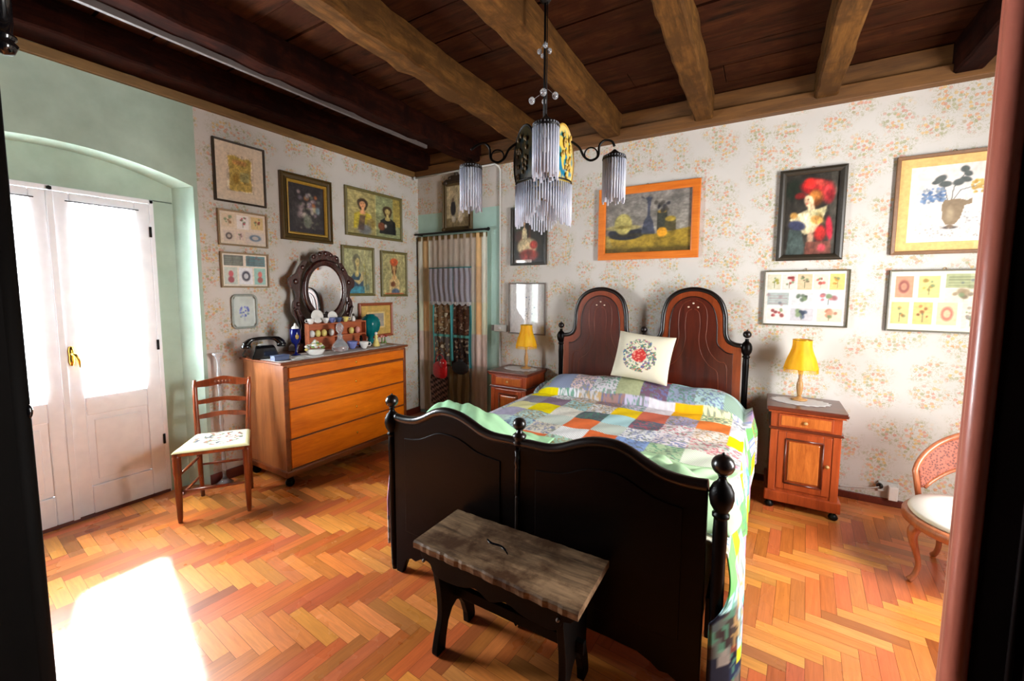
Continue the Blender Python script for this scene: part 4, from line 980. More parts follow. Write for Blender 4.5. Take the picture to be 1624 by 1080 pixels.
def p_redhat(c):
    c.a[:] = (50, 46, 40); c.mottle(.22, 5); c.ell(.16, .82, .2, .16, (30, 38, 28), .4); c.rect(.85, 1, 0, 1, (80, 76, 66), .6)
    c.ell(.56, .82, .34, .10, (150, 28, 30), .3, -.3); c.ell(.60, .86, .30, .09, (206, 46, 46), .4, -.25); c.ell(.80, .76, .16, .16, (196, 58, 58), .5); c.ell(.84, .72, .10, .12, (140, 30, 36), .6); c.ell(.45, .90, .14, .07, (226, 44, 36), .5); c.ell(.66, .88, .16, .05, (236, 84, 70), .6, -.4); c.ell(.28, .74, .12, .05, (120, 30, 28), .3)
    c.ell(.58, .70, .17, .13, (120, 62, 26), .4); c.ell(.56, .73, .14, .09, (190, 116, 52), .5); c.ell(.46, .665, .095, .085, (232, 190, 150), .15, .3); c.ell(.44, .69, .012, .008, (60, 40, 30)); c.ell(.42, .635, .02, .01, (190, 60, 50)); c.poly([(.44, .6), (.56, .62), (.6, .5), (.42, .5)], (230, 190, 150))
    c.poly([(.2, .5), (.45, .57), (.62, .56), (.8, .6), (.74, .44), (.6, .28), (.4, .25), (.25, .36), (.1, .45)], (222, 206, 160)); c.ell(.64, .52, .2, .05, (200, 190, 140), .5, .3); c.ell(.42, .44, .08, .12, (236, 226, 190), .8); c.ell(.70, .46, .06, .12, (110, 90, 50), .8, .4); c.mottle(.2, 20)
    c.ell(.62, .43, .14, .06, (214, 156, 80), .3, -.5); c.ell(.18, .5, .09, .05, (190, 140, 70), .4); c.ell(.25, .37, .2, .07, (60, 64, 92), .3, -.3); c.poly([(.06, 0), (.1, .33), (.34, .3), (.42, .1), (.4, 0)], (66, 78, 74)); c.ell(.86, .32, .07, .17, (206, 40, 60), .3, .1); c.ell(.7, .26, .14, .12, (180, 40, 34), .4); c.ell(.52, .2, .08, .12, (190, 150, 120), .5)
    c.poly([(.42, 0), (.44, .16), (.9, .16), (.92, 0)], (130, 70, 56), .8); c.ell(.74, .08, .09, .06, (200, 70, 80), .4)
def p_botanic(c):
    c.a[:] = (232, 222, 214); c.mottle(.02, 4); GR = (92, 98, 96)
    for P in ([(.47, .5), (.42, .68), (.36, .84)], [(.5, .5), (.52, .7), (.66, .9)], [(.5, .5), (.6, .66), (.78, .7)], [(.48, .52), (.34, .6), (.24, .62)]): c.line(P, .006, GR)
    for u, v, a, b, t in ((.36, .82, .09, .05, .6), (.42, .75, .09, .045, 0), (.63, .92, .06, .05, .8), (.67, .86, .06, .04, -.5), (.57, .76, .08, .05, .3), (.65, .79, .08, .04, -.3), (.31, .78, .06, .03, .2)): c.ell(u, v, a, b, GR, .3, t)
    c.blobs(60, (.16, .43, .52, .70), (.018, .035), [(98, 128, 168), (120, 148, 186), (84, 110, 150), (140, 150, 160)], .4); c.blobs(40, (.72, .92, .62, .77), (.016, .03), [(214, 170, 80), (226, 186, 100), (190, 150, 70)], .4)
    c.poly([(.40, .48), (.42, .54), (.60, .55), (.68, .52), (.74, .55), (.74, .48), (.66, .46), (.62, .3), (.56, .22), (.46, .22), (.41, .3)], (146, 126, 100)); c.mottle(.04, 24); c.ell(.5, .36, .06, .12, (176, 156, 126), .6); c.ell(.51, .185, .11, .025, (96, 88, 84), .4); c.ell(.51, .20, .05, .03, (130, 110, 90), .4)
    c.blobs(50, (.15, .85, .06, .2), (.008, .02), [(150, 146, 140), (190, 184, 176), (120, 116, 112)], .5, .6); c.blobs(24, (.66, .9, .18, .38), (.008, .02), [(140, 140, 146), (170, 170, 170)], .5, .6); c.blobs(14, (.1, .35, .15, .36), (.01, .02), [(196, 190, 170)], .5, .6)
def p_grid1(c):
    cs = [((206, 200, 176), 'f', (196, 190, 70)), ((222, 206, 196), 'f', (170, 60, 60)), ((206, 186, 150), 'f', (120, 110, 90)), ((226, 206, 190), 'f', (200, 90, 80)), ((236, 196, 120), 'f', (200, 140, 60))]
    cells = [(.03 + .19 * k, .03 + .19 * k + .175, .66, .95, *cs[k]) for k in range(5)]
    cells += [(.04, .31, .36, .60, (170, 180, 176), 'l', (160, 130, 130)), (.35, .60, .36, .60, (206, 206, 206), 'f', (96, 110, 90)), (.64, .93, .36, .60, (206, 210, 216), 'f', (206, 120, 120)), (.05, .30, .07, .31, (226, 216, 206), 'f', (170, 70, 70)), (.34, .62, .07, .31, (196, 192, 196), 'f', (80, 90, 110)), (.66, .95, .07, .31, (232, 206, 180), 'f', (214, 150, 120))]
    stamps(cells, (236, 230, 222))(c)
def p_grid2(c):
    cells = [(.05, .22, .56, .92, (206, 150, 120), 'o', (150, 90, 80)), (.27, .47, .56, .92, (226, 206, 130), 'f', (206, 170, 90)), (.52, .84, .72, .95, (166, 172, 130), 'l', (110, 116, 80)), (.52, .84, .48, .70, (222, 214, 190), 'f', (150, 130, 100)), (.03, .2, .1, .48, (232, 196, 130), 'f', (206, 150, 80)), (.24, .42, .1, .48, (230, 190, 120), 'f', (190, 120, 70)), (.46, .64, .1, .48, (226, 200, 160), 'o', (190, 120, 100)), (.68, .84, .06, .48, (222, 206, 190), 'f', (150, 140, 120)), (.86, .97, .3, .9, (226, 216, 200), 'l', (180, 170, 150))]
    stamps(cells, (236, 226, 206))(c)
BRUSHED = (p_redhat, p_still, p_two, p_w1, p_w2, p_ornate, p_redlady, p_bouquet_dark, p_mapletter)
# left wall
picture('framed_print', 'large cream print of an ornate yellow parchment in a thin dark frame', 'picture', 'left', -2.15, -1.776, 2.126, 2.581, .013, 'frame_dark', p_mapletter, mount=.075, mountcol='mount_cream')
picture('framed_painting', 'dark still life of flowers in a heavy gold frame above the oval mirror', 'picture', 'left', -1.66, -1.173, 1.894, 2.458, .055, 'frame_darkgold', p_bouquet_dark, depth=.035, prof='gilt', slip=(.02, 'frame_gold'), glass=False, art='painting', mat='painting')
picture('framed_print', 'wide olive framed print of two women, one in yellow and one in black', 'picture', 'left', -1.02, -.271, 2.003, 2.476, .028, 'frame_olive', p_two, prof='round')
picture('framed_collage', 'framed sheet of six small flower and plate pictures just below the yellow parchment print', 'picture', 'left', -2.14, -1.776, 1.803, 2.070, .012, 'frame_pink', p_st1)
picture('framed_collage', 'framed sheet of five small postcards hanging directly above the blue and white tray', 'picture', 'left', -2.137, -1.778, 1.483, 1.753, .012, 'frame_pink', p_st2)
picture('framed_print', 'olive framed print of a grey haired woman in a blue dress beside the mirror', 'picture', 'left', -1.075, -.675, 1.408, 1.902, .028, 'frame_olive', p_w1, prof='round')
picture('framed_print', 'olive framed print of a woman in an orange red hat, nearest the curtained corner', 'picture', 'left', -.592, -.205, 1.398, 1.888, .026, 'frame_olive', p_w2, prof='round')
# painted tray with rounded corners
tr = thing('painted_tray', 'small rounded rectangular white tray painted with blue flowers on the papered side wall', 'tray', (.0, -1.979, 1.168), PI / 2)
cv = Canvas(.20, .26, (196, 206, 200), .003); p_tray(cv)
def rrect(w, h, r, n=8):
    P = []
    for cx, cy, a0 in ((w / 2 - r, h - r, 0), (-w / 2 + r, h - r, PI / 2), (-w / 2 + r, r, PI), (w / 2 - r, r, 1.5 * PI)):
        for k in range(n + 1): a = a0 + PI / 2 * k / n; P.append((cx + r * math.cos(a), cy + r * math.sin(a)))
    return P
mb = MB()
def TP(u, v):
    a, b = 2 * u - 1, 2 * v - 1; k = 1 - .09 * (abs(a) ** 8) * (abs(b) ** 8) * 2; return (a * .082 * k, -.006 - .004 * (max(abs(a), abs(b)) ** 12), .128 + b * .12 * k)
mb.grid(TP, cv.nx, cv.ny, cols=cv.cols()); mb.build('painted_base', 'painting', tr)
mb = MB(); mb.box(-.07, .07, -.0025, 0, .02, .236); mb.build('back_plate', 'tray_rim', tr)
mb = MB(); mb.tube([(x, -.012, z) for x, z in rrect(.180, .256, .035)], .007, 8, closed=True, flat=1.2); mb.build('rim', 'tray_rim', tr)
# small frame standing on the dresser
sf = picture('framed_picture', 'small reddish wooden frame with a gold mount behind the teal glass vase', 'picture', 'left', -.895, -.445, .972, 1.335, .03, 'frame_mahog', p_smallinner, prof='round', mount=.0, off=.01)
# back wall
orn = picture('framed_painting', 'dark picture in an ornate crested gilt frame above the curtained door', 'picture', 'back', .385, .79, 2.115, 2.66, .05, 'frame_darkgold', p_ornate, depth=.03, prof='gilt', glass=False, art='painting', mat='painting')
mb = MB(); mb.prism(smoothcurve([(-.16, .52), (-.15, .56), (-.09, .565), (-.07, .60), (-.03, .60), (0, .635), (.03, .60), (.07, .60), (.09, .565), (.15, .56), (.16, .52)], 4), -.032, -.008)
for s in (-1, 1):
    mb.ball((s * .15, -.02, .53), .028, 10, 7); mb.ball((s * .09, -.026, .575), .02, 8, 6)
    c_ = MB(); c_.ball((s * .185, -.02, .025), .026, 10, 7); c_.build('corner_scroll', 'frame_darkgold', orn)
mb.ball((0, -.026, .61), .025, 10, 7); mb.build('carved_crest', 'frame_dark', orn)
picture('framed_painting', 'narrow dark painting of a lady in a red and cream gown, hanging behind the chandelier', 'picture', 'back', 1.275, 1.678, 1.722, 2.30, .026, 'frame_black', p_redlady, glass=True, art='painting', mat='painting')
picture('framed_print', 'thin framed pale print behind the left bedside lamp, its glass mirroring the daylight', 'picture', 'back', 1.252, 1.672, 1.027, 1.545, .011, 'frame_grey', p_faint)
picture('framed_painting', 'hat and bottle still life in a wide orange pine frame above the bed', 'picture', 'back', 2.201, 3.040, 1.744, 2.368, .062, 'pine_orange', p_still, depth=.026, glass=False, art='painting', mat='painting')
picture('framed_painting', 'dark framed painting of a woman in a large red hat', 'picture', 'back', 3.572, 3.965, 1.696, 2.344, .042, 'frame_black', p_redhat, depth=.028, glass=False, art='painting', mat='painting', prof='round')
picture('framed_print', 'botanical print of a vase with a blue and a yellow bloom in an orange mount', 'picture', 'back', 4.216, 4.76, 1.715, 2.343, .022, 'frame_brown', p_botanic, mount=.052, mountcol='mount_orange', slip=None)
picture('framed_collage', 'thin framed sheet of eleven small flower cards just above the right bedside lamp', 'picture', 'back', 3.506, 4.019, 1.220, 1.626, .010, 'frame_thin', p_grid1)
picture('framed_collage', 'thin framed sheet of pastel flower stamps beneath the flower vase print', 'picture', 'back', 4.222, 4.76, 1.212, 1.616, .010, 'frame_thin', p_grid2)
# ================================================================ RUSH-STYLE CHAIR by the door
ch = thing('dining_chair', 'ladder back wooden chair with a cream needlework seat beside the white french door', 'chair', (.395, -2.385, 0), math.radians(54.5))
W2f, W2b, Dp = .187, .150, .165
for s in (-1, 1):
    mb = MB(); mb.lathe([(.011, 0), (.015, .03), (.02, .2), (.019, .3), (.024, .33), (.022, .34), (.024, .42), (.022, .45)], (s * W2f, -Dp, 0), 14); mb.build('front_leg', 'chair_wood', ch)
    mb = MB(); mb.tube([(s * W2b, Dp + .035, 0), (s * W2b, Dp + .01, .2), (s * W2b, Dp, .42), (s * (W2b + .006), Dp + .012, .6), (s * (W2b + .014), Dp + .045, .78), (s * (W2b + .016), Dp + .055, .835)], [.012, .015, .018, .016, .0145, .011], 10); mb.build('back_post', 'chair_wood', ch)
def slat(z, h, crest=False):
    mb = MB(); n = 16
    rings = []
    for i in range(n + 1):
        t = 2 * i / n - 1; x = t * (W2b + .012); yb = Dp + .012 + (z - .6) * .18 + .028 * (1 - t * t); up = (.016 * (1 - t * t) + (.012 * math.exp(-(t * 3) ** 2) if crest else 0)); dn = .012 * (1 - t * t) + .004 * math.cos(t * 6)
        rings.append(mb._v([(x, yb - .007, z - h / 2 + dn), (x, yb + .007, z - h / 2 + dn), (x, yb + .007, z + h / 2 + up), (x, yb - .007, z + h / 2 + up)]))
    for a, b in zip(rings, rings[1:]): mb._f([(a + k, a + (k + 1) % 4, b + (k + 1) % 4, b + k) for k in range(4)], False)
    return mb
o = slat(.80, .045, True).build('crest_rail', 'chair_wood', ch, bevel=.002)
mb = MB()
for k in range(-2, 3): mb.ball((k * .022, Dp + .065, .812), (.009, .008, .011), 10, 6)
mb.build('carved_beads', 'chair_wood', o)
for z in (.675, .575): slat(z, .028).build('back_slat', 'chair_wood', ch, bevel=.002)
def seatP(u, v):
    a, b = 2 * u - 1, v; x = a * ((W2f + .022) * (1 - b) + (W2b + .014) * b); y = -Dp - .022 + (2 * Dp + .03) * b
    e = max(abs(a), abs(2 * b - 1)); return (x, y, .452 + .022 * (1 - e ** 5) ** .5)
cols = []; n = 60
for j in range(n + 1):
    for i in range(n + 1):
        u, v = i / n, j / n; c = np.array((222, 216, 196.)); rr = math.hypot(u - .5, v - .5)
        if rr < .4 and vn(u, v, 22) > .56: c = np.array([(110, 110, 100), (150, 90, 80), (120, 130, 100), (90, 90, 96)][int(vn(u + 3, v, 14) * 3.99)], float)
        elif max(abs(u - .5), abs(v - .5)) > .44: c = np.array((206, 196, 150.))
        cols.append(tuple(lin(c)))
mb = MB(); mb.grid(seatP, n, n, cols=cols); mb.build('seat_cover', 'cloth', ch)
mb = MB(); poly = [(-W2f - .02, -Dp - .02), (W2f + .02, -Dp - .02), (W2b + .012, Dp + .006), (-W2b - .012, Dp + .006)]; mb.prism(poly, .428, .455, ax='z'); mb.build('seat_frame', 'chair_wood', ch, bevel=.008, segs=3)
for (a, b) in (((-W2f, -Dp, .20), (W2f, -Dp, .20)), ((-W2f, -Dp, .16), (-W2b, Dp + .012, .16)), ((W2f, -Dp, .16), (W2b, Dp + .012, .16)), ((-W2f, -Dp, .30), (-W2b, Dp + .004, .30)), ((W2f, -Dp, .30), (W2b, Dp + .004, .30)), ((-W2b, Dp + .008, .24), (W2b, Dp + .008, .24))):
    mb = MB(); A, B = Vector(a), Vector(b); mb.tube([A, A.lerp(B, .5), B], [.007, .010, .007], 8); mb.build('stretcher', 'chair_wood', ch)

# ================================================================ LOW CANE-BACKED CHAIR on the right
lc = thing('low_armless_chair', 'low round seated chair with a curved cane back and white cushion in the right corner', 'chair', (4.475, -.865, 0), math.radians(-27))
rs = .285
mb = MB()
def ringp(r, z, n=40, sy=1.0): return [(r * math.cos(2 * PI * k / n), r * sy * math.sin(2 * PI * k / n), z) for k in range(n)]
rr = [mb._v(ringp(r, z)) for r, z in ((.20, .290), (rs - .012, .290), (rs, .30), (rs, .328), (rs - .006, .338), (rs - .02, .342), (.20, .342))]
for a, b in zip(rr, rr[1:]): mb._f([(a + k, a + (k + 1) % 40, b + (k + 1) % 40, b + k) for k in range(40)], True)
mb._f([tuple(rr[0] + k for k in range(39, -1, -1)), tuple(rr[-1] + k for k in range(40))], True); mb.build('seat_rail', 'cane_chair_wood', lc)
plain('white_damask', (236, 228, 220), .8, var=.03, nscale=90)
mb = MB(); mb.lathe([(rs - .03, .0), (rs - .022, .012), (rs - .03, .028), (.18, .045), (.1, .052), (.02, .055), (0, .055)], (0, 0, .340), 40); mb.build('seat_cushion', 'white_damask', lc)
for sx, sy in ((-1, -1), (1, -1), (-1, 1), (1, 1)):
    a = math.atan2(sy * .19, sx * .19); ux, uy = math.cos(a), math.sin(a)
    mb = MB(); mb.tube([(ux * r, uy * r, z) for r, z in smoothcurve([(.245, .31), (.272, .27), (.27, .22), (.25, .15), (.238, .09), (.252, .035), (.275, .006)], 3)], [.026, .026, .026, .025, .022, .02, .018, .017, .015, .014, .013, .012, .012, .012, .012, .012, .013, .014, .014][:19], 10); mb.build('cabriole_leg', 'cane_chair_wood', lc)
# back: wrap-round arc, high in the middle
na = 40; a0, a1 = math.radians(28), math.radians(152)
def bt(t): return .47 + .25 * math.sin(PI * t) ** .8
def bp_(t, z): a = a0 + (a1 - a0) * t; r = rs + .01 + (z - .34) * .22; return (r * math.cos(a), r * math.sin(a), z)
top = [bp_(i / na, bt(i / na)) for i in range(na + 1)]
mb = MB(); mb.tube([bp_(0, .33)] + top + [bp_(1, .33)], .014, 10); mb.build('back_rail', 'cane_chair_wood', lc)
low = [bp_(.06 + .88 * i / 24, .38 + .16 * math.sin(PI * i / 24)) for i in range(25)]
mb = MB(); mb.tube(low, .009, 8); mb.build('lower_back_rail', 'cane_chair_wood', lc)
def caneP(u, v):
    t = .03 + .94 * u; tl = (t - .06) / .88; zl = .38 + .16 * math.sin(PI * min(1, max(0, tl))); z = zl + (bt(t) - .01 - zl) * v; return bp_(t, z)
m, nt, bs = nodes_of('cane_web'); ck = N(nt, 'ShaderNodeTexVoronoi'); ck.inputs['Scale'].default_value = 90; nt.links.new(coords(nt), ck.inputs['Vector'])
nt.links.new(ramp(nt, ck.outputs['Distance'], [(.2, L4(90, 40, 28)), (.6, L4(160, 84, 60))]), bs.inputs['Base Color']); bs.inputs['Roughness'].default_value = .6; MATS['cane_web'] = m
mb = MB(); mb.grid(caneP, 40, 10); mb.build('cane_back', 'cane_web', lc, solid=.004)

# ================================================================ OVAL DRESSING MIRROR
MX, MY, MZ = .15, -1.36, 1.465
mr = thing('dressing_mirror', 'oval mirror in a dark carved scrolling wooden stand on the chest of drawers', 'mirror', (MX, MY, .9475), PI / 2)
# local: x -> world +y, -y -> world +x
cz = MZ - .9455
def oval(rx, rz, n=56, y=0, c=cz): return [(rx * math.sin(2 * PI * k / n), y, c + rz * math.cos(2 * PI * k / n)) for k in range(n)]
mb = MB(); P0 = [mb._v(oval(a, b, 56, y)) for a, b, y in ((.223, .268, .012), (.223, .268, -.012), (.214, .259, -.026), (.20, .245, -.03), (.192, .237, -.02), (.182, .227, -.024), (.172, .217, -.014), (.168, .213, -.008), (.168, .213, .012))]
P0.append(P0[0])
for a, b in zip(P0, P0[1:]): mb._f([(a + k, a + (k + 1) % 56, b + (k + 1) % 56, b + k) for k in range(56)], True)
mb.build('oval_frame', 'mirror_wood', mr)
mb = MB(); b = mb._v(oval(.17, .215, 56, -.006)); mb._f([tuple(b + k for k in range(56))], False); mb.build('mirror_glass', 'mirror_silver', mr)
# crest on the frame
mb = MB(); mb.prism(smoothcurve([(-.13, .235), (-.135, .285), (-.10, .315), (-.085, .30), (-.05, .335), (0, .345), (.05, .335), (.085, .30), (.10, .315), (.135, .285), (.13, .235), (.06, .262), (0, .27), (-.06, .262)], 3, True), -.022, .012)
for s in (-1, 1): mb.ball((s * .115, -.02, .285), (.02, .012, .02), 10, 7); mb.ball((s * .055, -.02, .31), (.022, .012, .018), 10, 7)
mb.M = Matrix.Identity(4); mb.ball((0, -.022, .32), (.022, .014, .022), 10, 7)
mb.v = [(x, y, z + cz) for x, y, z in mb.v]; mb.build('carved_crest', 'mirror_wood', mr, bevel=.002)
for s in (-1, 1):
    mb = MB()
    out = smoothcurve([(.19, .03), (.235, .06), (.262, .12), (.25, .2), (.27, .27), (.30, .33), (.296, .41), (.27, .46), (.285, .52), (.318, .545), (.33, .60), (.305, .635), (.262, .66), (.235, .71), (.19, .77)], 4)
    inn = smoothcurve([(.12, .03), (.165, .08), (.175, .14), (.15, .2), (.175, .26), (.226, .33), (.236, .42), (.23, .5), (.225, .58), (.205, .66), (.175, .72), (.15, .765)], 4)
    mb.prism([(s * x, z) for x, z in out] + [(s * x, z) for x, z in inn[::-1]], .012, .034)
    for (x, z, r) in ((.265, .59, .024), (.25, .40, .02), (.235, .3, .018), (.205, .17, .022), (.22, .10, .02), (.29, .36, .014), (.2, .71, .02)): mb.ball((s * x, .01, z), (r, .014, r), 10, 7)
    mb.build('carved_side_scroll', 'mirror_wood', mr, bevel=.003)
    mb = MB(); mb.tube([(s * x, .0, z) for x, z in smoothcurve([(.28, .0), (.285, .06), (.25, .14), (.23, .22), (.255, .30), (.275, .36)], 4)], .013, 8); mb.build('scroll_bead', 'mirror_wood', mr)
mb = MB(); mb.prism(smoothcurve([(-.32, 0), (-.31, .05), (-.24, .075), (-.15, .06), (-.08, .085), (0, .10), (.08, .085), (.15, .06), (.24, .075), (.31, .05), (.32, 0)], 3), -.06, .07); mb.build('base', 'mirror_wood', mr, bevel=.004)

# ================================================================ THINGS ON THE CHEST
ZT = .9462
ld = thing('lace_runner', 'white lace runner lying along the top of the chest of drawers', 'runner', (.40, -1.5, ZT))
mb = MB(); mb.M = Matrix.Translation((-.40, 1.5, -ZT))
def lr(u, v):
    x = .265 + .29 * v; y = -2.03 + 1.12 * u; e = .012 * abs(math.sin(u * 40)) if v > .93 else 0
    return (min(x + e, .583), y, ZT + .0012 + .0012 * math.sin(u * 60 + v * 9) * math.sin(v * 20))
mb.grid(lr, 120, 10); mb.build('lace', 'lace_white', ld, solid=.0012)
Z2 = ZT + .0035
# telephone
ph = thing('telephone', 'old black rotary dial telephone on the left end of the chest', 'telephone', (.23, -1.965, Z2 - .003), math.radians(70))
mb = MB(); mb.prism([(-.085, 0), (.085, 0), (.085, .02), (.06, .07), (.02, .095), (-.05, .10), (-.085, .085)], -.095, .095, ax='x')
for i, v in enumerate(mb.v):
    x, y, z = v; k = 1 - .35 * (z / .1); mb.v[i] = (x * k, y, z)
mb.build('body', 'black_gloss', ph, bevel=.008, segs=3)
mb = MB(); mb.M = Matrix.Translation((0, .0, .0)) @ Matrix.Rotation(0, 4, 'X')
mb.tube([(x, -.025, z) for x, z in smoothcurve([(-.12, .105), (-.09, .14), (-.04, .152), (.04, .152), (.09, .14), (.12, .105)], 4)], [.03, .028, .024, .02, .017, .014, .013, .013, .013, .013, .013, .013, .013, .014, .017, .02, .024, .026, .028, .029, .03][:21], 12); hs = mb.build('handset', 'black_gloss', ph)
for s in (-1, 1):
    mb = MB(); mb.lathe([(.03, -.022), (.034, -.012), (.032, .004), (.02, .012), (0, .014)], (s * .118, -.025, .105), 16); mb.build('ear_cap', 'black_gloss', hs)
mb = MB(); mb.M = Matrix.Translation((0, .062, .062)) @ Matrix.Rotation(math.radians(-58), 4, 'X'); mb.lathe([(.048, 0), (.048, .006), (.02, .008), (0, .009)], n=20)
dl = mb.build('dial', 'conduit_white', ph)
mb = MB(); mb.M = Matrix.Translation((0, .066, .066)) @ Matrix.Rotation(math.radians(-58), 4, 'X')
for k in range(10): a = k * .55 + .4; mb.ball((.034 * math.cos(a), .034 * math.sin(a), .006), (.006, .006, .002), 8, 5)
mb.build('finger_holes', 'black_gloss', dl)
mb = MB(); pts = []
for i in range(160):
    t = i / 159; a = t * 2 * PI * 26; cx, cy, cz_ = (.14 - .02 * t, -.06 - .12 * t, .06 - .16 * math.sin(t * PI) * 0 + .02 * math.sin(t * 6) - .04 * t)
    pts.append((cx + .007 * math.cos(a), cy, max(.009, cz_ + .007 * math.sin(a))))
pts = [(-.12 - (.03 * math.sin(i / 159 * PI)), .01 - .1 * math.sin(i / 159 * PI) + .006 * math.cos(i * .9), .07 + .05 * (1 - i / 159) - .055 + .006 * math.sin(i * .9)) for i in range(160)]
mb.tube(pts, .0025, 5); mb.build('coiled_cord', 'black_gloss', ph)
# little items
def item(name, label, cat, x, y, z=Z2, rz=0, group=None): return thing(name, label, cat, (x, y, z), rz, group)
plain('box_blue', (70, 84, 120), .4); plain('porcelain', (232, 230, 226), .15, coat=.5, var=.03); plain('porcelain_yellow', (226, 206, 120), .2, coat=.4); plain('flower_green', (110, 140, 70), .5)
plain('porcelain_blue', (120, 130, 190), .2, coat=.5); plain('red_china', (176, 44, 40), .3, coat=.3); plain('pink_china', (222, 150, 140), .3, coat=.3); plain('pewter', (160, 160, 166), .2, .9)
i_ = item('trinket_box', 'small flat slate blue box in front of the black telephone', 'box', .46, -1.975, rz=math.radians(90)); mb = MB(); mb.box(-.055, .055, -.03, .03, 0, .03); mb.build('box_body', 'box_blue', i_, bevel=.003); mb = MB(); mb.box(-.057, .057, -.032, .032, .03, .038); mb.build('lid', 'box_blue', i_, bevel=.003)
i_ = item('folded_paper', 'crumpled white paper at the front left corner of the chest top', 'paper', .515, -1.86); mb = MB(); mb.grid(lambda u, v: (-.05 + .1 * u, -.07 + .14 * v, .004 + .008 * abs(math.sin(u * 7 + v * 5)) * math.sin(PI * v)), 12, 14); mb.build('paper_sheet', 'porcelain', i_, solid=.001)
i_ = item('goblet', 'tall cobalt blue glass goblet with a gold medallion, left of the mirror stand', 'goblet', .33, -1.768)
mb = MB(); mb.lathe([(.034, 0), (.034, .004), (.012, .012), (.007, .03), (.008, .07), (.014, .085), (.03, .10), (.038, .13), (.04, .17), (.037, .21), (.034, .212), (.030, .205), (0, .205)], n=20); mb.build('glass_bowl', 'cobalt_glass', i_)
mb = MB(); mb.ball((.036, -.008, .15), (.006, .016, .02), 12, 8); mb.build('medallion', 'frame_gold', i_)
mb = MB(); mb.lathe([(.03, .205), (.024, .225), (.01, .235), (.008, .25), (0, .256)], n=14); mb.build('lid', 'porcelain', i_)
# rack with porcelain boxes
rk = item('display_rack', 'small two tier reddish wooden rack standing in front of the oval mirror', 'rack', .265, -1.335)
mb = MB(); mb.box(-.03, -.024, -.29, .29, 0, .24); mb.build('back_board', 'rack_wood', rk)
for z in (.008, .115, .228):
    mb = MB(); mb.box(-.026, .032, -.29, .29, z - .005, z + .005); mb.build('shelf', 'rack_wood', rk)
for y in (-.29, .29, -.005):
    mb = MB(); mb.box(-.026, .030, y - .004, y + .004, 0, .232); mb.build('side', 'rack_wood', rk)
PB = MB(); PB.lathe([(.010, 0), (.018, .004), (.024, .02), (.025, .034), (.02, .05), (.01, .058), (0, .06)], n=14)
lbs = ['white porcelain egg with a pink rose, leftmost in the small rack', 'cream porcelain egg second from the left in the small rack', 'cream porcelain egg third from the left in the small rack', 'pale porcelain egg beside the middle upright of the small rack', 'cream porcelain egg just right of the middle of the small rack', 'porcelain egg with a red base at the right end of the small rack']
for k, (y, mt_) in enumerate(((-1.585, 'porcelain'), (-1.53, 'porcelain_yellow'), (-1.47, 'porcelain_yellow'), (-1.40, 'porcelain'), (-1.19, 'porcelain_yellow'), (-1.12, 'pink_china'))):
    o = PB.build('porcelain_egg', mt_, None); o.location = (.27, y, Z2 + .1205); tag(o, lbs[k], 'ornament', 'porcelain eggs in the small wooden rack')
ZR = Z2 + .2335
# cups, saucers and bottles on top of the rack
DP = MB(); DP.M = Matrix.Rotation(math.radians(80), 4, 'Y'); DP.lathe([(.0, 0), (.035, .001), (.055, .008), (.058, .011), (.054, .012), (.034, .006), (0, .005)], n=28)
for y, lb, mt_, s in ((-1.52, 'white china plate standing upright at the left on the rack top', 'porcelain', 1.0), (-1.37, 'pale patterned plate standing upright before the mirror glass', 'porcelain', .85)):
    o = DP.build('small_plate', mt_, None); o.location = (.248, y, ZR + .058 * s); o.scale = (s,) * 3; tag(o, lb, 'plate')
TC = MB(); TC.lathe([(.014, 0), (.016, .004), (.022, .014), (.029, .034), (.031, .045), (.029, .045), (.020, .018), (0, .012)], n=18); TC.tube([(.028, 0, .036), (.042, 0, .038), (.046, 0, .025), (.038, 0, .014), (.024, 0, .016)], .0028, 6)
for y, lb, mt_ in ((-1.60, 'tiny white round pot at the far left end of the rack top', 'porcelain'), (-1.46, 'white coffee cup on the rack, in front of the upright plate', 'porcelain'), (-1.40, 'small blue white cup in the middle of the rack top', 'porcelain_blue'), (-1.33, 'dark violet cup right of the middle on the rack top', 'box_blue'), (-1.26, 'cream yellow cup toward the right on the rack top', 'porcelain_yellow')):
    o = TC.build('coffee_cup', mt_, None); o.location = (.283, y, ZR); o.rotation_euler = (0, 0, y * 9); tag(o, lb, 'cup', None)
o = item('perfume_bottle', 'tiny green capped bottle at the right end of the rack top', 'bottle', .28, -1.17, ZR); mb = MB(); mb.lathe([(.014, 0), (.017, .004), (.017, .03), (.008, .04), (.008, .048), (0, .048)], n=14); mb.build('body', 'porcelain', o); mb = MB(); mb.lathe([(.009, .048), (.011, .05), (.011, .068), (0, .07)], n=12); mb.build('cap', 'frame_dark', o)
# flowers, crystal, cups, figurines in front
o = item('porcelain_bouquet', 'white porcelain flower basket with yellow green blooms in front of the rack', 'ornament', .43, -1.665)
mb = MB(); mb.lathe([(.05, 0), (.055, .006), (.07, .03), (.072, .04), (.05, .045), (0, .045)], n=24); mb.build('basket', 'porcelain', o)
rf = random.Random(4)
for nm, mt_, cnt in (('white_blooms', 'porcelain', 26), ('yellow_blooms', 'porcelain_yellow', 16), ('leaves', 'flower_green', 9)):
    mb = MB()
    for _ in range(cnt):
        a = rf.uniform(0, 6.28); r = rf.uniform(0, .068) ; h = .05 + (.068 - r) * .8 + rf.uniform(-.006, .012); mb.ball((r * math.cos(a), r * math.sin(a) * 1.15, h), (.014, .014, .010), 7, 5)
    mb.build(nm, mt_, o)
o = item('crystal_decanter', 'cut crystal decanter with a tall stopper at the middle front of the chest', 'decanter', .44, -1.44)
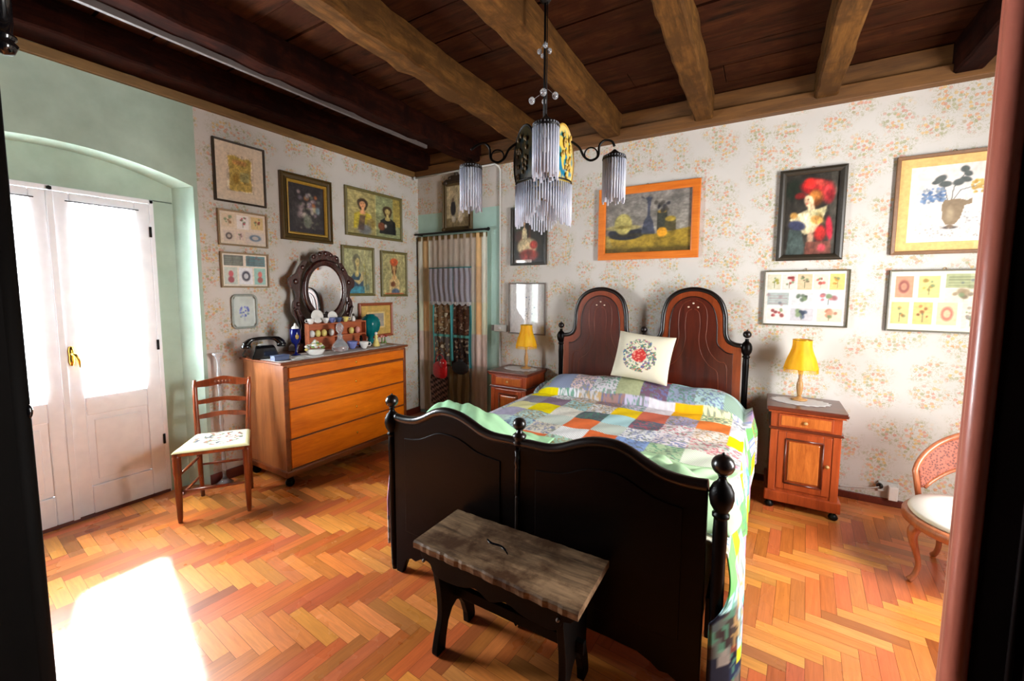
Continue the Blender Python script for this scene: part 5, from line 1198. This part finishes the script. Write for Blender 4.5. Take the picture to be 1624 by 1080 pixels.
mb = MB(); mb.lathe([(.045, 0), (.062, .008), (.066, .03), (.055, .06), (.036, .085), (.022, .10), (.02, .13), (.028, .14), (.02, .142), (0, .142)], n=24, ribs=(8, .04)); mb.build('body', 'crystal', o)
mb = MB(); mb.lathe([(.012, .14), (.016, .155), (.03, .175), (.034, .20), (.026, .228), (.01, .24), (0, .242)], n=16, ribs=(4, .06)); mb.build('stopper', 'crystal', o)
for x, y, lb, mt_, s in ((.40, -1.285, 'violet blue china bowl right of the crystal decanter', 'porcelain_blue', 1.5), (.47, -1.215, 'small white and blue cream jug on the front right of the chest', 'porcelain', 1.35)):
    q = TC.build('china_cup', mt_, None); q.location = (x, y, Z2); q.scale = (s,) * 3; q.rotation_euler = (0, 0, 1.2); tag(q, lb, 'cup')
o = item('figurine', 'cream and yellow porcelain figurine standing below the teal vase', 'figurine', .45, -1.06); mb = MB(); mb.lathe([(.03, 0), (.034, .008), (.024, .04), (.014, .07), (.016, .085), (.018, .10), (.008, .106), (.0, .107)], n=14); mb.build('body', 'porcelain_yellow', o); mb = MB(); mb.ball((0, 0, .118), (.014, .014, .016), 10, 8); mb.build('head', 'porcelain', o)
o = item('figurine', 'dark little bronze figurine between the cups and the yellow figurine', 'figurine', .36, -1.155); mb = MB(); mb.lathe([(.022, 0), (.024, .008), (.016, .03), (.012, .06), (.016, .075), (.01, .085), (0, .087)], n=12); mb.build('body', 'bed_dark', o); mb = MB(); mb.ball((0, 0, .094), (.012, .012, .014), 10, 7); mb.build('head', 'bed_dark', o)
for k, (x, y, mt_, lb) in enumerate(((.36, -.985, 'red_china', 'small red china flower at the left foot of the little standing frame'), (.35, -.90, 'pink_china', 'small pink china flower under the middle of the little standing frame'), (.33, -.845, 'red_china', 'small red china flower farthest right on the chest'))):
    o = item('china_flower', lb, 'ornament', x, y); mb = MB(); mb.lathe([(.018, 0), (.02, .006), (.006, .02), (.005, .06), (0, .06)], n=10); mb.build('stem', 'flower_green', o); mb = MB()
    for a in range(6): mb.ball((.016 * math.cos(a), .016 * math.sin(a), .07), (.012, .012, .009), 7, 5)
    mb.ball((0, 0, .075), .011, 7, 5); mb.build('petals', mt_, o)
o = item('saucer', 'small pale saucer at the right front of the chest', 'saucer', .40, -.95); mb = MB(); mb.lathe([(.02, 0), (.022, .003), (.045, .009), (.047, .011), (.02, .006), (0, .006)], n=20); mb.build('dish', 'porcelain', o)
o = item('glass_vase', 'round teal blue ribbed glass vase before the little standing frame', 'vase', .215, -.92, .9468)
mb = MB(); mb.lathe([(.038, 0), (.045, .006), (.03, .03), (.025, .06), (.05, .085), (.082, .13), (.095, .18), (.09, .225), (.068, .26), (.045, .272), (.04, .285), (.034, .285), (.034, .27), (0, .26)], n=48, ribs=(12, .025)); mb.build('body', 'teal_glass', o)
# tall pale pedestal behind the chair
o = thing('pedestal_candlestick', 'tall slender pale glass stand with a round top behind the ladder back chair', 'candlestick', (.075, -2.215, 0))
mb = MB(); mb.lathe([(.055, 0), (.058, .01), (.03, .03), (.014, .05)] + [(.010 + .006 * (k % 2), .08 + .045 * k) for k in range(19)] + [(.012, .95), (.02, .975), (.036, .99), (.038, 1.0), (.03, 1.002), (0, 1.0)], n=18); mb.build('turned_stand', 'crystal', o)

# ================================================================ CURTAINED DOOR in the corner
cu_ = thing('door_curtain', 'floor length cream curtain hanging from a dark rod over the corner door', 'curtain', (.52, -.06, 0))
T = Matrix.Translation((-.52, .06, 0))
mb = MB(); mb.M = T; mb.tube([(-.0 + .012, -.07, 2.105), (1.03, -.07, 2.105)], .011, 10); mb.ball((1.035, -.07, 2.105), .018, 10, 7); mb.build('curtain_rod', 'dark_iron', cu_)
for x in (.06, .99): mb = MB(); mb.M = T; mb.box(x - .008, x + .008, -.075, -.001, 2.095, 2.115); mb.build('rod_bracket', 'dark_iron', cu_)
def curt(u, v):
    x = .035 + .97 * u; z = .05 + 2.03 * v; k = .35 + .65 * (1 - v)
    mid = math.exp(-((x - .54) / .26) ** 4)
    return (x, -.045 - .0045 * math.sin(u * 2 * PI * 13) * (1 - .45 * mid) - .006 * math.sin(u * 2 * PI * 6 + 1) * k, z)
def curtc(u, v):
    x = .035 + .97 * u; z = .05 + 2.03 * v
    if z > 1.72: c = np.array((216, 204, 180.)) if not (.22 < x < .86) else np.array((178, 168, 156.))
    elif z > 1.33: c = np.array((196, 188, 176.))
    elif z > .99: c = np.array((220, 196, 170.))
    elif z > .64: c = np.array((186, 168, 160.))
    else: c = np.array((164, 152, 144.))
    if .22 < x < .84: c = c * .95
    if z > 2.03: c = np.array((104, 84, 50.)) if math.sin(u * 70) > -.3 else c
    if 0.10 < x < .2: c = c * np.array((.86, .78, .66))
    if .86 < x < .93 and z > 1: c = c * np.array((.9, .78, .64))
    c = np.minimum(c * 1.28, 244)
    return tuple(lin(c * (.95 + .08 * vn(x, z * .3, 60))))
nu, nv = 240, 100; cols = [curtc(i / nu, j / nv) for j in range(nv + 1) for i in range(nu + 1)]
mb = MB(); mb.M = T; mb.grid(curt, nu, nv, cols=cols); mb.build('curtain_cloth', 'curtain_cloth', cu_, solid=.002)
def hung(name, label, cat, x0, x1, z0, z1, y, colf, mat='curtain_cloth', nf=5, amp=.006, hem=None, group=None, extra=None):
    r = thing(name, label, cat, ((x0 + x1) / 2, y, z0), group=group); T = Matrix.Translation((-(x0 + x1) / 2, -y, -z0)); nu, nv = 50, 80
    cs = [tuple(lin(np.clip(colf(i / nu, j / nv), 0, 255))) for j in range(nv + 1) for i in range(nu + 1)]
    mb = MB(); mb.M = T
    def P(u, v):
        zz = z0 + (z1 - z0) * v
        if hem and v < .06: zz -= hem(u)
        return (x0 + (x1 - x0) * u + .006 * math.sin(v * 7 + u * 3), y - amp * math.sin(u * 2 * PI * nf + v * 2), zz)
    mb.grid(P, nu, nv, cols=cs); mb.build('cloth_panel', mat, r, solid=.0015)
    return r, T
def beads(u, v, s, pal, bg): 
    k = vn(u + s, v + s, s); return np.array(pal[int(vn(u * .7 + 9, v + s, s * .8) * (len(pal) - .01))], float) if k > .5 else np.array(bg, float)
def cA(u, v):
    if u < .08 or u > .9: return np.array((90, 186, 186.))
    if .94 < v: return np.array((60, 140, 130.))
    if .44 < v < .48: return np.array((96, 170, 160.))
    return beads(u * .35, v, 30, [(186, 160, 120), (150, 110, 80), (96, 70, 50), (206, 196, 170), (80, 90, 90)], (140, 112, 84) if v > .5 else (104, 96, 92))
def cB(u, v):
    if u > .84: return np.array((84, 180, 190.))
    if .44 < v < .48: return np.array((90, 160, 150.))
    return beads(u * .35, v, 34, [(110, 76, 58), (60, 40, 34), (150, 130, 110), (80, 66, 60)], (84, 56, 44) if v > .5 else (50, 38, 36))
hung('shawl', 'beige and brown patterned shawl with turquoise borders, left of two hanging on the curtain', 'shawl', .285, .55, .62, 1.36, -.082, cA, nf=3)
hung('shawl', 'dark brown patterned shawl edged in turquoise, right of two hanging on the curtain', 'shawl', .575, .825, .62, 1.36, -.082, cB, nf=3)
r, T = hung('lace_valance', 'sheer grey lace cloth with a crocheted hem hanging over the middle of the curtain', 'lace cloth', .255, .835, 1.33, 1.715, -.098, lambda u, v: (150, 150, 160), 'lace_grey', 8, .008, hem=lambda u: .03 * abs(math.sin(u * 22)))
mb = MB(); mb.M = T
for k in range(40): x = .262 + .566 * k / 39; mb.tube([(x, -.104, 1.345), (x + .004, -.104, 1.325 - .02 * abs(math.sin(k * .55)))], .0035, 5); 
mb.build('crochet_hem', 'lace_white', r)
mb = MB(); mb.M = T; mb.tube([(.25, -.104, 1.715), (.84, -.104, 1.715)], .006, 6); mb.build('turquoise_heading', 'teal_glass', r)
for x, lb in ((.563, 'narrow turquoise ribbon hanging between the two shawls'),):
    q, _ = hung('ribbon', lb, 'ribbon', x - .018, x + .018, .68, 1.71, -.09, lambda u, v: (100, 196, 206), nf=1, amp=.002)
def cH(u, v): return np.array((150, 110, 96.)) if (math.sin((u * 22 + v * 9)) * math.sin(v * 40 + u * 8)) > 0 else np.array((66, 50, 44.))
hung('patterned_skirt', 'brown and cream zigzag cloth hanging under the red handbag', 'cloth', .245, .50, .16, .50, -.088, cH, nf=3)
hung('patterned_skirt', 'olive brown cloth hanging under the black bag beside the bedside cabinet', 'cloth', .52, .80, .10, .60, -.086, lambda u, v: np.array((150, 130, 96.)) * (.7 + .3 * (math.sin(u * 16) > 0)), nf=4)
plain('red_leather', (190, 18, 26), .35, coat=.3); plain('black_cloth', (18, 18, 22), .7, var=.3)
bg_ = thing('handbag', 'small bright red handbag with a clasp hanging on the curtain', 'handbag', (.415, -.125, .48))
mb = MB(); mb.ball((0, 0, .09), (.105, .026, .105), 20, 14)
for i, v in enumerate(mb.v): x, y, z = v; mb.v[i] = (max(-.098, min(.098, x * 1.1)), y, max(0, min(.19, z)))
mb.build('bag_body', 'red_leather', bg_)
mb = MB(); mb.ball((.06, -.02, .175), (.055, .018, .055), 14, 10); fl = mb.build('front_flap', 'red_leather', bg_)
mb = MB()
for s in (-1, 1): mb.ball((.06 + s * .02, -.039, .185), (.007, .004, .007), 8, 6)
mb.build('clasp', 'porcelain', fl)
mb = MB(); mb.tube([(.06 * math.cos(t), .0, .18 + .09 * math.sin(t)) for t in np.linspace(0, PI, 14)], .004, 6); mb.build('handle', 'red_leather', bg_)
bb = thing('pouch_bag', 'black drawstring pouch hanging low on the dark shawl', 'bag', (.70, -.125, .565))
mb = MB(); mb.ball((0, 0, .06), (.115, .026, .075), 18, 12); mb.build('pouch', 'black_cloth', bb); mb = MB(); mb.lathe([(.03, .11), (.022, .125), (.036, .15), (.02, .152)], n=14, sy=.5); mb.tube([(-.02, 0, .13), (-.01, -.004, .3), (.005, -.004, .45), (.02, 0, .13)], .003, 5); mb.build('drawstring', 'black_cloth', bb)
cl = MB(); cl.tube([(.022, -.016, 2.08), (.022, -.016, 1.76), (.012, -.016, 1.72), (.012, -.016, 1.0), (.02, -.016, .5), (.018, -.016, .06)], [.009, .009, .009, .008, .007, .007, ], 8)
tag(cl.build('curtain_pole', 'dark_iron'), 'thin kinked black pole standing in the corner beside the cream curtain', 'pole')
# ================================================================ CHANDELIER
CX, CY = 2.527, -1.783
cd = thing('chandelier', 'chandelier of glass rod shades with painted oval discs hanging above the bed', 'chandelier', (CX, CY, 1.75))
T = Matrix.Translation((0, 0, -1.75))
mb = MB(); mb.M = T; mb.lathe([(.0, 2.87), (.02, 2.875), (.05, 2.92), (.055, 2.978), (0, 2.979)], n=18); mb.build('ceiling_cup', 'dark_iron', cd)
mb = MB(); mb.M = T; mb.tube([(0, 0, 2.9), (0, 0, 2.2)], .006, 8); mb.tube([(.012, .0, 2.9), (.012, 0, 2.3)], .0025, 6); mb.build('rod', 'dark_iron', cd)
for k, (x, y, z, r) in enumerate(((-.055, -.03, 2.415, .016), (-.012, .02, 2.42, .012), (.0, -.012, 2.45, .017), (.045, .03, 2.44, .016), (-.03, 0, 2.655, .012), (.008, -.01, 2.67, .012), (.02, .012, 2.65, .012), (-.012, .0, 2.63, .01))):
    mb = MB(); mb.M = T; mb.ball((x, y, z), (r, r, r * 1.15), 10, 7); mb.tube([(x, y, z), (x * .3, y * .3, z + .03)], .001, 4); mb.build('crystal_drop', 'crystal', cd)
# crown and body
mb = MB(); mb.M = T; mb.lathe([(.006, 2.28), (.012, 2.27), (.03, 2.255), (.06, 2.235), (.07, 2.21), (.03, 2.20), (.02, 2.1), (.02, 2.0), (.05, 1.985), (.0, 1.98)], n=20); mb.build('centre_body', 'dark_iron', cd)
# oval discs
attr_mat('disc_paint', .3, 0, coat=.4)
def disc(ang, label, shade_mul=1.):
    r = .0; mb = MB(); ca, sa = math.cos(ang), math.sin(ang); n1 = 24; cols = []
    rings = []; M_ = T @ Matrix.Translation((.105 * ca, .105 * sa, 2.115)) @ Matrix.Rotation(ang + PI / 2, 4, 'Z'); mb.M = M_
    for q in range(15):
        t = q / 14
        P = []; C = []
        for k in range(48):
            a = 2 * PI * k / 48; x, z = .098 * t * math.cos(a), .158 * t * math.sin(a); P.append((x, -.012 * (1 - t * t) - .008, z))
            if t > .84: c = (214, 190, 110)
            elif vn(x * 5 + 3, z * 5, 12) > .48 or abs(x - .02) < .012: c = (206, 176, 74)
            elif z < -.03 or vn(x * 4, z * 4 + 2, 9) > .55: c = (16, 110, 140)
            else: c = (40, 120, 120)
            C.append(tuple(lin(np.array(c) * shade_mul)))
        rings.append(mb._v(P, C))
    for a, b in zip(rings, rings[1:]): mb._f([(a + k, a + (k + 1) % 48, b + (k + 1) % 48, b + k) for k in range(48)], True)
    d = mb.build('painted_disc', 'disc_paint', cd, solid=.004); d['label'] = label
    mb = MB(); mb.M = M_; mb.tube([(.1 * math.cos(2 * PI * k / 40), -.008, .16 * math.sin(2 * PI * k / 40)) for k in range(40)], .006, 8, closed=True); mb.build('disc_rim', 'frame_gold' if shade_mul == 1 else 'dark_iron', d)
    mb = MB(); mb.M = M_; rf = random.Random(int(ang * 10))
    for k in range(26): mb.ball((rf.uniform(-.05, .05), -.024, rf.uniform(-.1, .11)), (.008, .005, .012), 6, 5)
    mb.build('relief', 'frame_gold' if shade_mul == 1 else 'frame_darkgold', d)
base = math.radians(-62)         # towards the camera
disc(base + math.radians(58), 'gold and teal painted oval disc'); disc(base - math.radians(58), 'oval disc darkened by painted-in shade', .22); disc(base + PI, 'painted oval disc on the wall side')  # left disc: shade put into its paint, rim and relief colours
# skirt of hanging rods
mb = MB(); mb.M = T
for k in range(66):
    a = 2 * PI * k / 66; d = abs(math.sin((a - base) * 1.5 + .0)); L = .09 + .13 * d + random.uniform(-.012, .012); r = .14
    x, y = r * math.cos(a), r * math.sin(a); mb.tube([(x, y, 2.005 - .01 * d), (x, y, 2.005 - L)], .0042, 6)
for k in range(34):
    a = 2 * PI * k / 34; L = .16 + random.uniform(-.03, .03); r = .09; x, y = r * math.cos(a), r * math.sin(a); mb.tube([(x, y, 1.995), (x, y, 1.995 - L)], .0042, 6)
mb.build('glass_rod_skirt', 'glass_rod', cd)
mb = MB(); mb.M = T
for r in (.14, .09): mb.tube([(r * math.cos(2 * PI * k / 40), r * math.sin(2 * PI * k / 40), 2.008) for k in range(40)], .004, 6, closed=True)
mb.build('skirt_hoop', 'dark_iron', cd)
# arms with shades
R_ = .345
for ang, R_, top in ((base, .345, 2.185), (base + math.radians(88), .35, 2.150), (base - math.radians(92), .372, 2.118), (base + PI, .345, 2.16)):
    ca, sa = math.cos(ang), math.sin(ang)
    mb = MB(); mb.M = T
    path = smoothcurve([(.02, 2.20), (.1, 2.225), (.17, 2.19), (.2, 2.14), (.235, 2.12), (.27, 2.14), (.275, 2.19), (.3, 2.215), (.335, 2.21), (R_, 2.185)], 4)
    mb.tube([(ca * r, sa * r, z) for r, z in path], .006, 8); arm = mb.build('arm', 'dark_iron', cd)
    mb = MB(); mb.M = T; mb.tube([(ca * (.235 + .032 * math.cos(t)), sa * (.235 + .032 * math.cos(t)), 2.15 + .032 * math.sin(t)) for t in np.linspace(0, 2 * PI, 20)[:-1]], .004, 6, closed=True); mb.build('scroll_ring', 'dark_iron', arm)
    cx, cy = ca * R_, sa * R_
    mb = MB(); mb.M = T; mb.lathe([(.006, top + .02), (.014, top + .012), (.03, top), (.055, top - .012), (.06, top - .03), (.055, top - .032), (0, top - .02)], (cx, cy, 0), 18); cap = mb.build('shade_cap', 'dark_iron', arm)
    mb = MB(); mb.M = T
    for k in range(26):
        a = 2 * PI * k / 26; x, y = cx + .053 * math.cos(a), cy + .053 * math.sin(a); mb.tube([(x, y, top - .015), (x, y, top - .232 - .012 * math.cos(k * 1.9))], .0048, 6)
    sh = mb.build('glass_rod_shade', 'glass_rod', arm)
    mb = MB(); mb.M = T; mb.ball((cx, cy, top - .10), (.024, .024, .030), 14, 9); mb.lathe([(.012, top - .07), (.014, top - .03), (.012, top - .015)], (cx, cy, 0), 12); mb.build('bulb', 'porcelain', arm)

# ================================================================ CONDUITS AND SOCKETS
mb = MB(); mb.tube([(.03, -.083, 2.735), (.6, -.083, 2.737), (1.12, -.083, 2.738)], .009, 8); mb.ball((.03, -.083, 2.735), .022, 10, 8); mb.tube([(1.12, -.083, 2.738), (1.138, -.05, 2.73), (1.142, -.012, 2.70), (1.142, -.012, 1.12)], .009, 8); mb.tube([(1.142, -.012, 1.03), (1.142, -.012, .06)], .009, 8)
tag(mb.build('wire_conduit', 'conduit_white'), 'thin white wiring conduit running along the top of the corner and down beside the curtain', 'conduit')
so_ = thing('light_switch', 'white switch box on the wall between the curtain and the left bedside lamp', 'switch', (1.14, -.002, 1.075)); mb = MB(); mb.box(-.06, .09, -.03, 0, -.035, .035); mb.build('switch_box', 'conduit_white', so_, bevel=.004); mb = MB(); mb.box(-.10, -.06, -.02, 0, -.03, .03); mb.build('junction_box', 'frame_grey', so_, bevel=.003); mb = MB(); mb.box(.0, .03, -.036, -.03, -.012, .012); mb.build('rocker', 'white_paint', so_, bevel=.002)
so_ = thing('wall_socket', 'white wall socket with a black plug low on the wall left of the cane chair', 'socket', (4.30, -.002, .135)); mb = MB(); mb.box(-.05, .06, -.02, 0, -.035, .035); mb.build('socket_plate', 'conduit_white', so_, bevel=.004)
mb = MB(); mb.lathe([(.016, 0), (.02, .01), (.018, .03), (.006, .034), (.005, .045)], n=12); 
mb.v = [(x - .045, -.02 - z, y + .008) for x, y, z in mb.v]; mb.build('plug', 'black_gloss', so_)
mb = MB(); mb.box(.0, .05, -.06, -.02, -.075, .02); mb.build('timer_plug', 'porcelain', so_, bevel=.006)
mb = MB(); mb.tube(smoothcurve([(4.25, -.06, .142), (4.20, -.05, .12), (4.12, -.035, .10), (4.03, -.03, .085)], 4), .004, 6); tag(mb.build('power_cord', 'conduit_white'), 'thin cord running from the wall socket to the right bedside cabinet', 'cord')

# ================================================================ DOOR LEAVES AT BOTH EDGES OF THE VIEW
LX, LY = 2.463, -3.579
wb = thing('open_door_leaf', 'nearly black door leaf standing open at the left edge of the view', 'door', (LX, LY, 0))
mb = MB(); mb.box(-.045, -.003, -.60, -.002, .01, 2.0); mb.build('leaf_panel', 'wardrobe_dark', wb, bevel=.004)
mb = MB(); mb.box(-.006, .002, -.50, -.09, 1.05, 1.9); mb.box(-.006, .002, -.50, -.09, .2, .9); mb.build('raised_panel', 'wardrobe_dark', wb, bevel=.008)
mb = MB(); mb.tube([(-.024, -.005, .01), (-.024, -.005, 2.0)], .0215, 12); mb.build('rounded_edge', 'wardrobe_dark', wb)
mb = MB(); mb.tube([(-.012, .0, 1.268), (-.012, .010, 1.268)], .003, 8); mb.ball((-.012, .012, 1.262), (.005, .005, .012), 12, 8); mb.build('latch_knob', 'black_gloss', wb)
rl = thing('rail_end', 'black turned rail end with shiny rings in the top left corner', 'rail', (1.942, -3.466, 2.098))
mb = MB(); mb.M = Matrix.Rotation(0, 4, 'X'); mb.lathe([(.0, -.075), (.018, -.07), (.026, -.05), (.018, -.042), (.024, -.036), (.024, -.030), (.017, -.024), (.02, .0), (.02, .08), (.026, .09), (.026, .10), (.018, .11), (.018, .30), (0, .30)], (0, 0, 0), 18); mb.build('turned_end', 'black_gloss', rl)
mb = MB(); mb.tube([(0, 0, .25), (-.0, -.30, .26), (0, -.73, .26)], .018, 10); mb.build('rail', 'black_gloss', rl)

lf = thing('open_door_leaf', 'dark mahogany door leaf standing open at the right edge of the view', 'door', (4.40, -3.22, 0))
E0 = Vector((3.722, -3.05, 0)); Hn = Vector((4.40, -3.20, 0)); dv = (Hn - E0); ln = dv.length; dv.normalize(); nv_ = Vector((dv.y, -dv.x, 0))
M_ = Matrix(((dv.x, -nv_.x, 0, E0.x - 4.40), (dv.y, -nv_.y, 0, E0.y + 3.22), (0, 0, 1, 0), (0, 0, 0, 1)))
mb = MB(); mb.M = M_; mb.box(.022, ln, -.046, -.004, .01, 2.6); mb.build('leaf_panel', 'leaf_shaded', lf)
for y0, y1 in ((-.020, .0), (-.048, -.026)):
    mb = MB(); mb.M = M_; mb.tube([(.012, (y0 + y1) / 2, .01), (.012, (y0 + y1) / 2, 2.6)], .0125, 14); mb.build('edge_moulding', 'leaf_lit_edge', lf)
mb = MB(); mb.M = M_; mb.box(.008, .024, -.040, -.008, .01, 2.6); mb.build('edge_groove', 'leaf_shaded', lf)
mb = MB(); mb.M = M_
for x in (.05, .062): mb.tube([(x, -.048, .01), (x, -.048, 2.6)], .003, 6)
mb.build('stile_bead', 'leaf_shaded', lf)
# ================================================================ LIGHT
wd = bpy.data.worlds.new('world'); sc.world = wd; wd.use_nodes = True
bg = wd.node_tree.nodes['Background']; bg.inputs[0].default_value = (.86, .93, 1, 1); bg.inputs[1].default_value = 3.0
def area(name, loc, rot, sx, sy, power, col):
    l = bpy.data.lights.new(name, 'AREA'); l.shape = 'RECTANGLE'; l.size = sx; l.size_y = sy; l.energy = power; l.color = col
    o = bpy.data.objects.new(name, l); COL.objects.link(o); o.location = loc; o.rotation_euler = rot; return o
area('daylight_east_window', (XE + .03, -1.63, 1.46), (0, PI / 2, 0), 1.62, .7, 80, (1, .985, .97))
area('daylight_french_door', (-.40, -2.97, 1.25), (0, -PI / 2, 0), 1.7, 1.0, 330, (.88, .95, 1))
s = bpy.data.lights.new('sun', 'SUN'); s.energy = 30; s.angle = math.radians(4); s.color = (1, .97, .95)
so = bpy.data.objects.new('sun', s); COL.objects.link(so)
so.rotation_euler = Vector((.92, -.27, -.78)).to_track_quat('-Z', 'Y').to_euler()
vs = sc.view_settings; vs.view_transform = 'Standard'; vs.look = 'None'; vs.gamma = 1; vs.use_curve_mapping = False
vs.exposure = 0.62
